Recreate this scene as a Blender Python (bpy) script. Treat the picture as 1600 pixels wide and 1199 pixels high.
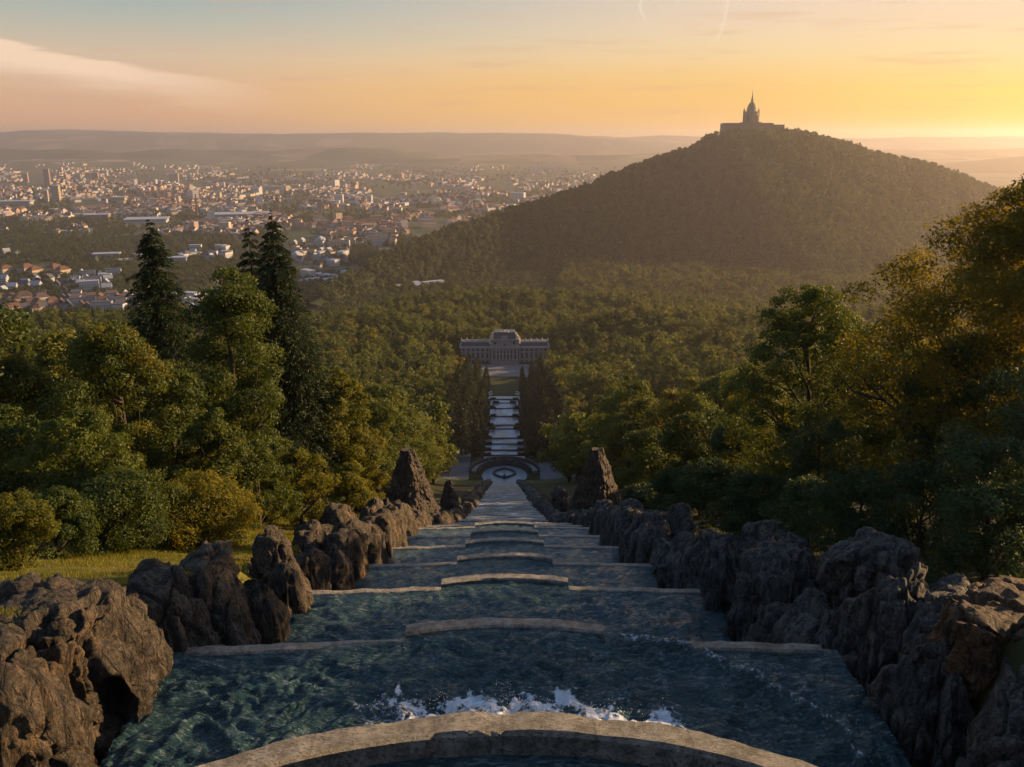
import bpy, math, random
import numpy as np
from math import radians as R_, sin, cos, tan, atan, pi, sqrt
random.seed(7)
for o in list(bpy.data.objects): bpy.data.objects.remove(o)
SC = bpy.context.scene
COL = SC.collection

# ------------------------------------------------------------------ camera, sky, sun, exposure
F = 1400.0
PITCH = atan(384.5/F)
YAW = atan(13/F*cos(PITCH))
cam_d = bpy.data.cameras.new("camera"); cam = bpy.data.objects.new("camera", cam_d); COL.objects.link(cam)
cam_d.sensor_width = 36; cam_d.lens = F/1600*36; cam_d.clip_start = .1; cam_d.clip_end = 60000
cam.location = (0, 0, 0); cam.rotation_euler = (pi/2-PITCH, 0, -YAW)
SC.camera = cam

SUN_AZ, SUN_EL = R_(68), R_(15)
sd = bpy.data.lights.new("sun", 'SUN'); so = bpy.data.objects.new("sun", sd); COL.objects.link(so)
sd.energy = 5.0; sd.angle = R_(.6); sd.color = (1, .64, .30)
S = np.array([sin(SUN_AZ)*cos(SUN_EL), cos(SUN_AZ)*cos(SUN_EL), sin(SUN_EL)])
so.rotation_euler = (pi/2-SUN_EL, 0, pi-SUN_AZ)

SC.view_settings.view_transform = 'Standard'
try: SC.view_settings.look = 'None'
except Exception: pass
SC.view_settings.exposure = 1.12; SC.view_settings.gamma = 1
SC.render.engine = 'CYCLES'
cy = SC.cycles
cy.use_denoising = True; cy.max_bounces = 6; cy.diffuse_bounces = 2; cy.glossy_bounces = 2
cy.transmission_bounces = 4; cy.volume_bounces = 1; cy.transparent_max_bounces = 6
cy.caustics_reflective = False; cy.caustics_refractive = False; cy.sample_clamp_indirect = 4

class NT:
    """small node-tree writer"""
    def __init__(s, tree): s.t = tree; tree.nodes.clear()
    def n(s, typ, **kw):
        nd = s.t.nodes.new(typ)
        for k, v in kw.items():
            if k.startswith('_'): setattr(nd, k[1:], v)
        for k, v in kw.items():
            if k.startswith('_'): continue
            k2 = k.replace('__', ' ')
            if k2[0] == 'i' and k2[1:].isdigit(): sock = nd.inputs[int(k2[1:])]
            else: sock = nd.inputs[k2]
            if isinstance(v, bpy.types.NodeSocket): s.t.links.new(v, sock)
            else: sock.default_value = v
        return nd
    def m(s, op, a, b=0.0, c=None, clamp=False):
        nd = s.t.nodes.new('ShaderNodeMath'); nd.operation = op; nd.use_clamp = clamp
        for i, v in enumerate((a, b) if c is None else (a, b, c)):
            if isinstance(v, bpy.types.NodeSocket): s.t.links.new(v, nd.inputs[i])
            else: nd.inputs[i].default_value = v
        return nd.outputs[0]
    def ss(s, v, a, b):          # smoothstep
        nd = s.t.nodes.new('ShaderNodeMapRange'); nd.interpolation_type = 'SMOOTHSTEP'
        s.t.links.new(v, nd.inputs[0])
        nd.inputs[1].default_value = a; nd.inputs[2].default_value = b
        return nd.outputs[0]
    def mix(s, f, a, b, blend='MIX'):
        nd = s.t.nodes.new('ShaderNodeMix'); nd.data_type = 'RGBA'; nd.blend_type = blend
        for i, v in ((0, f), (6, a), (7, b)):
            if isinstance(v, bpy.types.NodeSocket): s.t.links.new(v, nd.inputs[i])
            else: nd.inputs[i].default_value = v if i == 0 else (tuple(v)+(1,))[:4]
        return nd.outputs[2]
    def ramp(s, v, stops, interp='LINEAR'):
        nd = s.t.nodes.new('ShaderNodeValToRGB'); s.t.links.new(v, nd.inputs[0])
        cr = nd.color_ramp; cr.interpolation = interp
        while len(cr.elements) < len(stops): cr.elements.new(.5)
        for e, (p, c) in zip(cr.elements, stops): e.position = p; e.color = (tuple(c)+(1,))[:4]
        return nd.outputs[0]
    def link(s, a, b): s.t.links.new(a, b)

def lin(r, g, b):
    f = lambda c: (c/255/12.92) if c/255 < .04045 else ((c/255+.055)/1.055)**2.4
    return (f(r), f(g), f(b))

W = bpy.data.worlds.new("World"); SC.world = W; W.use_nodes = True
t = NT(W.node_tree)
tc = t.n('ShaderNodeTexCoord').outputs['Generated']
sp = t.n('ShaderNodeSeparateXYZ', i0=tc)
X, Y, Z = sp.outputs[0], sp.outputs[1], sp.outputs[2]
hl = t.m('SQRT', t.m('ADD', t.m('MULTIPLY', X, X), t.m('MULTIPLY', Y, Y)))
el = t.m('ARCTAN2', Z, hl)                                # elevation (rad)
az = t.m('ARCTAN2', X, Y)                                 # azimuth from +y, to the right
dx = t.m('ADD', t.m('MULTIPLY', X, sin(SUN_AZ)), t.m('MULTIPLY', Y, cos(SUN_AZ)))
dh = t.m('DIVIDE', dx, t.m('MAXIMUM', hl, .001))          # cos of horizontal angle to the sun
azf = t.ss(dh, -.02, .84)
# elevation ramp runs -2..30 degrees
ef = t.m('DIVIDE', t.m('ADD', el, R_(2)), R_(32), clamp=True)
def E(d): return (d+2)/32
rl = t.ramp(ef, [(0, lin(196, 160, 140)), (E(.0), lin(224, 166, 124)), (E(1.2), lin(222, 172, 134)), (E(2.8), lin(222, 182, 148)),
                 (E(4.5), lin(216, 192, 164)), (E(6.3), lin(186, 186, 172)), (E(8), lin(158, 176, 176)), (E(14), lin(124, 146, 166)), (1, lin(100, 124, 156))])
rr = t.ramp(ef, [(0, lin(250, 180, 90)), (E(.0), lin(255, 190, 66)), (E(1.0), lin(255, 208, 66)), (E(2.5), lin(255, 220, 108)),
                 (E(4.5), lin(252, 222, 164)), (E(6.5), lin(250, 218, 182)), (E(8), lin(242, 216, 192)), (E(14), lin(176, 176, 180)), (1, lin(112, 132, 160))])
g = t.mix(azf, rl, rr)
mid = t.m('MULTIPLY', t.ss(az, -.45, .05), t.m('SUBTRACT', 1.0, t.ss(az, .2, .55)))
g = t.mix(t.m('MULTIPLY', mid, t.m('MULTIPLY', .62, t.m('SUBTRACT', 1.0, t.ss(el, R_(2), R_(6))))), g, lin(250, 190, 116))
# streaky stratus and one long cloud bank on the left, high wisps on the right
cv = t.n('ShaderNodeCombineXYZ', i0=t.m('MULTIPLY', az, 5.0), i1=t.m('MULTIPLY', el, 55.0), i2=1.7).outputs[0]
n1 = t.n('ShaderNodeTexNoise', Vector=cv, Scale=1.6, Detail=5.0, Roughness=.55).outputs[0]
st = t.m('MULTIPLY', t.ss(n1, .52, .75), t.m('SUBTRACT', 1.0, t.ss(el, R_(6), R_(10))))
g = t.mix(t.m('MULTIPLY', st, .35), g, lin(216, 170, 142))
nb = t.n('ShaderNodeTexNoise', Vector=cv, Scale=.9, Detail=6.0, Roughness=.6).outputs[0]
edge = t.m('ADD', t.m('ADD', R_(3.9), t.m('MULTIPLY', t.m('ADD', az, .34), -.165)), t.m('MULTIPLY', t.m('SUBTRACT', nb, .5), .03))
edge = t.m('MINIMUM', edge, R_(6.3))
dd = t.m('SUBTRACT', edge, el)
bank = t.m('MULTIPLY', t.m('MULTIPLY', t.ss(dd, 0, .004), t.m('SUBTRACT', 1.0, t.ss(t.m('ADD', dd, t.m('MULTIPLY', t.m('SUBTRACT', nb, .5), .03)), .008, .045))), t.m('SUBTRACT', 1.0, t.ss(az, -.42, -.2)))
bank = t.m('MULTIPLY', bank, t.ss(az, -1.4, -.8))
g = t.mix(t.m('MULTIPLY', bank, .85), g, lin(255, 220, 190))
wv = t.n('ShaderNodeTexNoise', Vector=t.n('ShaderNodeCombineXYZ', i0=t.m('MULTIPLY', az, 60.0), i1=t.m('MULTIPLY', el, 60.0), i2=4.0).outputs[0], Scale=1.0, Detail=4.0).outputs[0]
def wisp(a0, e0, e1, slope, wd, amt, g):
    c = t.m('ADD', t.m('ADD', t.m('SUBTRACT', az, a0), t.m('MULTIPLY', t.m('SUBTRACT', el, e0), slope)), t.m('MULTIPLY', t.m('SUBTRACT', wv, .5), .022))
    q = t.m('SUBTRACT', 1.0, t.ss(t.m('ABSOLUTE', c), 0, wd))
    q = t.m('MULTIPLY', q, t.m('MULTIPLY', t.ss(el, e0, e0+.01), t.m('SUBTRACT', 1.0, t.ss(el, e1-.006, e1+.004))))
    return t.mix(t.m('MULTIPLY', q, amt), g, lin(250, 236, 214))
g = wisp(.146, R_(6.4), R_(7.9), .25, .0035, .4, g)
g = wisp(.222, R_(5.3), R_(7.8), -.1, .0034, .35, g)
nish = t.n('ShaderNodeTexSky', _sky_type='NISHITA', _sun_disc=False, _sun_elevation=SUN_EL, _sun_rotation=SUN_AZ, _dust_density=2.0).outputs[0]
nis = t.mix(1.0, nish, (.07, .07, .07), 'MULTIPLY')
bf = t.m('ADD', .465, t.m('MULTIPLY', t.ss(el, R_(9), R_(35)), .35))
g = t.mix(1.0, g, t.n('ShaderNodeCombineXYZ', i0=bf, i1=bf, i2=bf).outputs[0], 'MULTIPLY')
g = t.mix(t.m('MULTIPLY', t.ss(el, R_(12), R_(50)), .5), g, nis)
bg = t.n('ShaderNodeBackground', Color=g, Strength=1.0)
t.link(bg.outputs[0], t.n('ShaderNodeOutputWorld').inputs[0])

# ------------------------------------------------------------------ numpy noise
def _h(ix, iy, iz, seed):
    with np.errstate(over='ignore'):
        h = (ix.astype(np.int64)*374761393 + iy.astype(np.int64)*668265263 + iz.astype(np.int64)*2147483647 + seed*974711) & 0xffffffff
        h = ((h ^ (h >> 13))*1274126177) & 0xffffffff
        h = ((h ^ (h >> 16))*2246822519) & 0xffffffff
    return ((h ^ (h >> 15)) & 0xffffff)/16777215.0
def vn(x, y, z=0.0, seed=0):
    x, y, z = np.broadcast_arrays(np.asarray(x, float), np.asarray(y, float), np.asarray(z, float))
    fx, fy, fz = np.floor(x), np.floor(y), np.floor(z)
    u, v, w = x-fx, y-fy, z-fz
    u = u*u*u*(u*(u*6-15)+10); v = v*v*v*(v*(v*6-15)+10); w = w*w*w*(w*(w*6-15)+10)
    r = 0
    for a in (0, 1):
        for b in (0, 1):
            for c in (0, 1):
                r = r + _h(fx+a, fy+b, fz+c, seed)*(u if a else 1-u)*(v if b else 1-v)*(w if c else 1-w)
    return r*2-1
def fbm(x, y, z=0.0, oc=4, seed=0, gain=.5):
    r = 0; a = 1.0
    for i in range(oc):
        r = r + a*vn(np.asarray(x)*2**i, np.asarray(y)*2**i, np.asarray(z)*2**i, seed+i*17); a *= gain
    return r
def ridged(x, y, z=0.0, oc=3, seed=0):
    r = 0; a = 1.0
    for i in range(oc):
        r = r + a*(1-2*np.abs(vn(np.asarray(x)*2**i, np.asarray(y)*2**i, np.asarray(z)*2**i, seed+i*13))); a *= .5
    return r
def voro(x, y, z, seed=0):
    fx, fy, fz = np.floor(x), np.floor(y), np.floor(z)
    d1 = np.full(x.shape, 9.); d2 = d1.copy(); cid = np.zeros(x.shape)
    for a in (-1, 0, 1):
        for b in (-1, 0, 1):
            for c in (-1, 0, 1):
                cx, cy_, cz = fx+a, fy+b, fz+c
                px = cx+_h(cx, cy_, cz, seed); py = cy_+_h(cx, cy_, cz, seed+1); pz = cz+_h(cx, cy_, cz, seed+2)
                d = np.sqrt((px-x)**2+(py-y)**2+(pz-z)**2)
                nw = d < d1
                d2 = np.where(nw, d1, np.minimum(d2, d)); cid = np.where(nw, _h(cx, cy_, cz, seed+3), cid); d1 = np.where(nw, d, d1)
    return d1, d2, cid
def sstep(a, b, x):
    u = np.clip((np.asarray(x, float)-a)/(b-a), 0, 1); return u*u*(3-2*u)

# ------------------------------------------------------------------ objects
def tag(o, label=None, cat=None, group=None, kind=None):
    if label: o['label'] = label
    if cat: o['category'] = cat
    if group: o['group'] = group
    if kind: o['kind'] = kind
    return o
def me_np(name, V, Fs, mats=(), smooth=False, attrs=None, mi=None):
    """V (n,3); Fs list of (m,k) int arrays; mi: list of per-array material index arrays or ints"""
    me = bpy.data.meshes.new(name)
    V = np.asarray(V, np.float32)
    Fs = [np.asarray(f, np.int32) for f in Fs if len(f)]
    me.vertices.add(len(V)); me.vertices.foreach_set('co', V.ravel())
    nl = sum(f.size for f in Fs); nf = sum(len(f) for f in Fs)
    me.loops.add(nl); me.polygons.add(nf)
    me.loops.foreach_set('vertex_index', np.concatenate([f.ravel() for f in Fs]))
    tot = np.concatenate([np.full(len(f), f.shape[1], np.int32) for f in Fs])
    st_ = np.concatenate([[0], np.cumsum(tot)[:-1]]).astype(np.int32)
    me.polygons.foreach_set('loop_start', st_); me.polygons.foreach_set('loop_total', tot)
    me.polygons.foreach_set('use_smooth', np.full(nf, smooth, bool))
    if mi is not None: me.polygons.foreach_set('material_index', np.asarray(mi, np.int32))
    me.update(calc_edges=True)
    for k, (dom, a) in (attrs or {}).items():
        at = me.attributes.new(k, 'FLOAT', dom); at.data.foreach_set('value', np.asarray(a, np.float32))
    for m in mats: me.materials.append(m)
    return me
def ob(name, me, parent=None, loc=(0, 0, 0), rz=0.0, sc=None):
    o = bpy.data.objects.new(name, me); COL.objects.link(o); o.location = loc; o.rotation_euler = (0, 0, rz)
    if sc is not None: o.scale = (sc, sc, sc) if np.isscalar(sc) else sc
    if parent: o.parent = parent
    return o
def empty(name, loc=(0, 0, 0), rz=0.0):
    o = bpy.data.objects.new(name, None); COL.objects.link(o); o.location = loc; o.rotation_euler = (0, 0, rz); o.empty_display_size = .1
    return o
def copy_tree(o, loc, rz=0.0, sc=None):
    c = o.copy(); COL.objects.link(c); c.location = loc; c.rotation_euler = (0, 0, rz)
    if sc is not None: c.scale = (sc, sc, sc) if np.isscalar(sc) else sc
    for ch in o.children:
        d = ch.copy(); COL.objects.link(d); d.parent = c
        for gch in ch.children:
            e = gch.copy(); COL.objects.link(e); e.parent = d
    return c
class MB:
    def __init__(s): s.V = []; s.F = {}; s.n = 0
    def add(s, V, F_):
        F_ = np.asarray(F_, int)+s.n
        s.V.append(np.asarray(V, float)); s.n += len(V); s.F.setdefault(F_.shape[1], []).append(F_)
        return s
    def box(s, c, d, rz=0.0, taper=1.0):
        x, y, z = d[0]/2, d[1]/2, d[2]/2
        v = np.array([(-x, -y, -z), (x, -y, -z), (x, y, -z), (-x, y, -z), (-x*taper, -y*taper, z), (x*taper, -y*taper, z), (x*taper, y*taper, z), (-x*taper, y*taper, z)], float)
        ca, sa = cos(rz), sin(rz)
        v = np.stack([v[:, 0]*ca-v[:, 1]*sa, v[:, 0]*sa+v[:, 1]*ca, v[:, 2]], 1)+np.array(c)
        return s.add(v, [(0, 3, 2, 1), (4, 5, 6, 7), (0, 1, 5, 4), (1, 2, 6, 5), (2, 3, 7, 6), (3, 0, 4, 7)])
    def gable(s, c, d, rz=0.0, hip=0.0):          # roof prism, ridge along x
        x, y, z = d[0]/2, d[1]/2, d[2]
        v = np.array([(-x, -y, 0), (x, -y, 0), (x, y, 0), (-x, y, 0), (-x+hip, 0, z), (x-hip, 0, z)], float)
        ca, sa = cos(rz), sin(rz)
        v = np.stack([v[:, 0]*ca-v[:, 1]*sa, v[:, 0]*sa+v[:, 1]*ca, v[:, 2]], 1)+np.array(c)
        s.add(v, [(0, 1, 5, 4), (2, 3, 4, 5), (0, 3, 2, 1)])
        s.F.setdefault(3, []).append(np.array([(3, 0, 4), (1, 2, 5)])+s.n-6)
        return s
    def lathe(s, prof_, c=(0, 0, 0), n=12, ph=0.0):
        a = np.arange(n)*2*pi/n+ph
        V = np.concatenate([np.stack([np.cos(a)*r+c[0], np.sin(a)*r+c[1], np.full(n, z+c[2])], 1) for r, z in prof_])
        F_ = []
        for k in range(len(prof_)-1):
            for i in range(n):
                j = (i+1) % n; F_.append((k*n+i, k*n+j, (k+1)*n+j, (k+1)*n+i))
        s.add(V, F_)
        m = len(prof_); cap = [(s.n-n*m+(m-1)*n+i) for i in range(n)]
        s.F.setdefault(n, []).append(np.array([cap]))
        return s
    def tube(s, P, rad, n=6):
        P = np.asarray(P, float); m = len(P)
        V = []
        for k in range(m):
            d = P[min(k+1, m-1)]-P[max(k-1, 0)]; d = d/(np.linalg.norm(d)+1e-9)
            u = np.cross(d, (0, 0, 1.) if abs(d[2]) < .9 else (1., 0, 0)); u /= np.linalg.norm(u); w = np.cross(d, u)
            a = np.arange(n)*2*pi/n
            V.append(P[k]+rad[k]*(np.cos(a)[:, None]*u+np.sin(a)[:, None]*w))
        F_ = [(k*n+i, (k+1)*n+i, (k+1)*n+(i+1) % n, k*n+(i+1) % n) for k in range(m-1) for i in range(n)]
        return s.add(np.concatenate(V), F_)
    def mesh(s, name, mats, smooth=False, attrs=None):
        return me_np(name, np.concatenate(s.V), [np.concatenate(f) for f in s.F.values()], mats, smooth, attrs)
    def build(s, name, mat, parent=None, loc=(0, 0, 0), smooth=False, rz=0.0):
        return ob(name, s.mesh(name, [mat], smooth), parent, loc, rz)

# pixel of the photograph + distance ahead -> point (used to work out where things stand)
cp, sp_ = cos(PITCH), sin(PITCH)
def ray(px, py):
    a, b = (px-800)/F, (599.5-py)/F
    x, y, z = a, cp+b*sp_, -sp_+b*cp
    return np.array([x*cos(YAW)+y*sin(YAW), -x*sin(YAW)+y*cos(YAW), z])
def P(px, py, Yd):
    r = ray(px, py); return r*(Yd/r[1])
def G(px, py, z=-220.):
    r = ray(px, py); return r*(z/r[2])
def project(p):
    x, y, z = p
    x, y = x*cos(YAW)-y*sin(YAW), x*sin(YAW)+y*cos(YAW)
    d = y*cp-z*sp_; u = y*sp_+z*cp
    return (800+F*x/d, 599.5-F*u/d, d) if d > .1 else (-9e9, -9e9, d)

# ------------------------------------------------------------------ materials
MATS = {}
def mat(name):
    m = bpy.data.materials.new(name); m.use_nodes = True; MATS[name] = m
    return m, NT(m.node_tree)
def pbr(t, col, rough=.7, bump=None, spec=.3, **kw):
    b = t.n('ShaderNodeBsdfPrincipled', Roughness=rough)
    b.inputs['Specular IOR Level'].default_value = spec
    if isinstance(col, bpy.types.NodeSocket): t.link(col, b.inputs['Base Color'])
    else: b.inputs['Base Color'].default_value = tuple(col)+(1,)
    if bump is not None: t.link(bump, b.inputs['Normal'])
    for k, v in kw.items():
        s = b.inputs[k.replace('__', ' ')]
        if isinstance(v, bpy.types.NodeSocket): t.link(v, s)
        else: s.default_value = v
    return b
def out(t, sh, vol=None):
    o = t.n('ShaderNodeOutputMaterial')
    if sh is not None: t.link(sh, o.inputs[0])
    if vol is not None: t.link(vol, o.inputs[1])
def simple(name, c, rough=.7, var=.25, scale=3.0, spec=.3, metal=0.0):
    m, t = mat(name)
    oc = t.n('ShaderNodeTexCoord').outputs['Object']
    n = t.n('ShaderNodeTexNoise', Vector=oc, Scale=scale, Detail=5.0, Roughness=.6).outputs[0]
    f = t.m('ADD', 1-var, t.m('MULTIPLY', n, 2*var))
    c2 = t.mix(1.0, c, t.n('ShaderNodeCombineXYZ', i0=f, i1=f, i2=f).outputs[0], 'MULTIPLY')
    b = t.n('ShaderNodeBump', Height=n, Strength=.3, Distance=.05/max(scale, .1))
    out(t, pbr(t, c2, rough, b.outputs[0], spec, Metallic=metal).outputs[0])
    return m

def leaf_mat(name, dark, light, gold=None, trans=.35, gold_amt=.0):
    m, t = mat(name)
    a = t.n('ShaderNodeAttribute', _attribute_name='tint').outputs['Fac']
    r = t.n('ShaderNodeObjectInfo').outputs['Random']
    f = t.m('ADD', t.m('MULTIPLY', a, .62), t.m('MULTIPLY', r, .55 if 'wood' in name or 'hill' in name else .35), clamp=True)
    c = t.mix(f, dark, light)
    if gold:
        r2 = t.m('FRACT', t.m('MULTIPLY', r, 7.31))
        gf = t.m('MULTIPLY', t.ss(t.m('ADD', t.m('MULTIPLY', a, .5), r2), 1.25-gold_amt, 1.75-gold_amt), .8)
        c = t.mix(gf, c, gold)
    b = pbr(t, c, .55, None, .25)
    tr = t.n('ShaderNodeBsdfTranslucent', Color=t.mix(1.0, c, (1.9, 1.55, .5), 'MULTIPLY'))
    mx = t.n('ShaderNodeMixShader', i0=trans, i1=b.outputs[0], i2=tr.outputs[0])
    out(t, mx.outputs[0]); return m
M_LEAF = leaf_mat('broadleaf', (.022, .042, .009), (.092, .122, .018), (.17, .14, .016), gold_amt=.12)
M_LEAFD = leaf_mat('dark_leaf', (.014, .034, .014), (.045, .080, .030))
M_LEAFY = leaf_mat('golden_leaf', (.045, .060, .010), (.140, .150, .018), (.17, .15, .018), gold_amt=.25, trans=.5)
M_LEAFG = leaf_mat('sunset_leaf', (.050, .057, .009), (.165, .145, .016), (.21, .135, .014), gold_amt=.45, trans=.58)  # backlit gold of the low sun tinted into the leaf colour
M_NEED = leaf_mat('needles', (.008, .018, .008), (.034, .058, .018), trans=.15)
M_FAR = leaf_mat('wood_leaf', (.014, .030, .008), (.115, .145, .021), (.20, .165, .020), gold_amt=.28)
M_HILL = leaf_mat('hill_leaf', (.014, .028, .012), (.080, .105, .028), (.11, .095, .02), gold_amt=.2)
M_BARK = simple('bark', (.055, .040, .028), .85, .4, 6)

def rock_material(name, c1, c2, c3):
    m, t = mat(name)
    g = t.n('ShaderNodeNewGeometry').outputs['Position']
    wr = t.n('ShaderNodeTexNoise', Vector=g, Scale=1.6, Detail=3.0).outputs['Color']
    gw = t.n('ShaderNodeVectorMath', _operation='ADD', i0=g, i1=t.n('ShaderNodeVectorMath', _operation='MULTIPLY', i0=wr, i1=(.22, .22, .22)).outputs[0]).outputs[0]
    s = t.n('ShaderNodeVectorMath', _operation='MULTIPLY', i0=gw, i1=(1, 1, .24)).outputs[0]
    big = t.n('ShaderNodeTexNoise', Vector=g, Scale=.55, Detail=4.0).outputs[0]
    flu = t.n('ShaderNodeTexNoise', Vector=s, Scale=4.2, Detail=9.0, Roughness=.7, Distortion=.5).outputs[0]
    fin = t.n('ShaderNodeTexNoise', Vector=gw, Scale=15.0, Detail=7.0, Roughness=.72).outputs[0]
    crk = t.n('ShaderNodeTexVoronoi', Vector=s, Scale=2.1, _feature='DISTANCE_TO_EDGE').outputs['Distance']
    crv = t.m('MULTIPLY', t.m('SUBTRACT', 1.0, t.ss(crk, .0, .05)), t.ss(fin, .38, .6))
    pit = t.m('SUBTRACT', 1.0, t.ss(t.n('ShaderNodeTexNoise', Vector=s, Scale=9.0, Detail=4.0, Roughness=.6).outputs[0], .33, .45))
    c = t.mix(t.ss(flu, .36, .64), c1, c2)
    c = t.mix(t.m('MULTIPLY', t.ss(big, .50, .66), t.ss(flu, .40, .6)), c, c3)
    f = t.m('ADD', .25, t.m('MULTIPLY', t.ss(fin, .25, .75), 1.35))
    c = t.mix(1.0, c, t.n('ShaderNodeCombineXYZ', i0=f, i1=f, i2=f).outputs[0], 'MULTIPLY')
    lich = t.n('ShaderNodeTexNoise', Vector=g, Scale=7.0, Detail=8.0, Roughness=.78).outputs[0]
    c = t.mix(t.m('MULTIPLY', t.ss(lich, .60, .66), .45), c, (.15, .145, .12))
    nz = t.n('ShaderNodeSeparateXYZ', i0=t.n('ShaderNodeNewGeometry').outputs['Normal']).outputs[2]
    moss = t.m('MULTIPLY', t.ss(nz, .4, .9), t.ss(lich, .50, .58))
    c = t.mix(t.m('MULTIPLY', moss, .45), c, (.045, .05, .018))
    c = t.mix(t.m('MULTIPLY', t.m('MAXIMUM', crv, pit), .75), c, (.010, .008, .007))
    hgt = t.m('ADD', t.m('MULTIPLY', flu, 1.5), t.m('MULTIPLY', fin, .45))
    hgt = t.m('SUBTRACT', hgt, t.m('MULTIPLY', t.m('MAXIMUM', crv, pit), .35))
    b = t.n('ShaderNodeBump', Height=hgt, Strength=1.0, Distance=.20)
    out(t, pbr(t, c, .74, b.outputs[0], .35).outputs[0]); return m
M_ROCK = rock_material('tufa_rock', (.030, .025, .021), (.125, .098, .074), (.17, .11, .06))
M_ROCKD = rock_material('dark_tufa_rock', (.032, .032, .033), (.155, .150, .140), (.11, .095, .08))

m, t = mat('weir_stone'); M_WEIR = m
g_ = t.n('ShaderNodeNewGeometry').outputs['Position']
n1 = t.n('ShaderNodeTexNoise', Vector=g_, Scale=4.0, Detail=8.0, Roughness=.7).outputs[0]
n2 = t.n('ShaderNodeTexNoise', Vector=g_, Scale=40.0, Detail=5.0, Roughness=.7).outputs[0]
n3 = t.n('ShaderNodeTexNoise', Vector=t.n('ShaderNodeVectorMath', _operation='MULTIPLY', i0=g_, i1=(1, 3, 1)).outputs[0], Scale=14.0, Detail=6.0, Roughness=.8).outputs[0]
c = t.mix(t.ss(n1, .3, .7), (.085, .077, .068), (.45, .41, .36))
c = t.mix(t.m('MULTIPLY', t.ss(n3, .53, .58), .85), c, (.045, .038, .032))
c = t.mix(t.m('MULTIPLY', t.ss(n2, .55, .7), .5), c, (.42, .38, .32))
jx = t.m('ADD', t.m('DIVIDE', t.n('ShaderNodeSeparateXYZ', i0=g_).outputs[0], 1.07), t.m('MULTIPLY', n1, .06))
jn = t.m('GREATER_THAN', t.m('ABSOLUTE', t.m('SUBTRACT', t.m('FRACT', jx), .5)), .488)
c = t.mix(t.m('MULTIPLY', jn, .35), c, (.03, .026, .022))
b = t.n('ShaderNodeBump', Height=t.m('ADD', n1, t.m('ADD', t.m('MULTIPLY', n2, .5), n3)), Strength=1.0, Distance=.09)
out(t, pbr(t, c, t.m('ADD', .22, t.m('MULTIPLY', n1, .4)), b.outputs[0], .5).outputs[0])

def water_material(name, deep, shallow, foamc, bump_scale, dist):
    m, t = mat(name)
    g = t.n('ShaderNodeNewGeometry').outputs['Position']
    fo = t.n('ShaderNodeAttribute', _attribute_name='foam').outputs['Fac']
    w1 = t.n('ShaderNodeTexNoise', Vector=t.n('ShaderNodeVectorMath', _operation='MULTIPLY', i0=g, i1=(.6, 2.0, 1)).outputs[0], Scale=bump_scale, Detail=6.0, Roughness=.62, Distortion=1.2).outputs[0]
    w2 = t.n('ShaderNodeTexNoise', Vector=g, Scale=bump_scale*.35, Detail=3.0, Distortion=.6).outputs[0]
    fn = t.n('ShaderNodeTexNoise', Vector=g, Scale=11.0, Detail=10.0, Roughness=.80, Distortion=.8).outputs[0]
    ed = t.n('ShaderNodeTexVoronoi', Vector=t.mix(.12, g, t.n('ShaderNodeTexNoise', Vector=g, Scale=6.0).outputs['Color']), Scale=5.5, _feature='DISTANCE_TO_EDGE').outputs['Distance']
    k = t.m('ADD', fo, t.m('MULTIPLY', t.m('SUBTRACT', fn, .5), 2.2))
    k = t.m('ADD', k, t.m('MULTIPLY', t.m('SUBTRACT', .12, ed), 1.1))
    fm = t.m('MULTIPLY', t.ss(k, .46, .86), t.ss(fo, .03, .3))
    c = t.mix(t.ss(t.m('ADD', t.m('MULTIPLY', w1, .5), t.m('MULTIPLY', w2, .5)), .38, .62), deep, shallow)
    sky_mix = t.m('MULTIPLY', t.ss(t.n('ShaderNodeSeparateXYZ', i0=g).outputs[1], 15, 75), .42)  # reflected sky painted into the water colour, growing down the cascade
    c = t.mix(sky_mix, c, (.15, .20, .235))
    stk = t.n('ShaderNodeTexNoise', Vector=t.n('ShaderNodeVectorMath', _operation='MULTIPLY', i0=g, i1=(.55, 1.9, 1)).outputs[0], Scale=bump_scale*1.6, Detail=7.0, Roughness=.7, Distortion=1.6).outputs[0]
    c = t.mix(t.m('MULTIPLY', t.ss(stk, .50, .66), .55), c, (.19, .235, .255))  # ripple highlights put into the colour as pale streaks
    c = t.mix(fm, c, foamc)
    b = t.n('ShaderNodeBump', Height=t.m('ADD', w1, t.m('MULTIPLY', w2, 1.2)), Strength=1.0, Distance=dist*1.35)
    p = pbr(t, c, t.m('ADD', .07, t.m('MULTIPLY', fm, .5)), b.outputs[0], .5, IOR=1.33)
    out(t, p.outputs[0]); return m
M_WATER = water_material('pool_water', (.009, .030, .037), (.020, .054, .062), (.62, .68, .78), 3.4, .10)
M_WFAR = water_material('white_water', (.17, .20, .24), (.42, .46, .53), (.5, .55, .62), 1.1, .25)  # white water, its base also paled to carry reflected sky
M_WBAS = water_material('sky_toned_water', (.09, .11, .145), (.20, .225, .27), (.5, .53, .6), .6, .08)  # sky reflection on basin and garden pools put into the base colour

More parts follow.
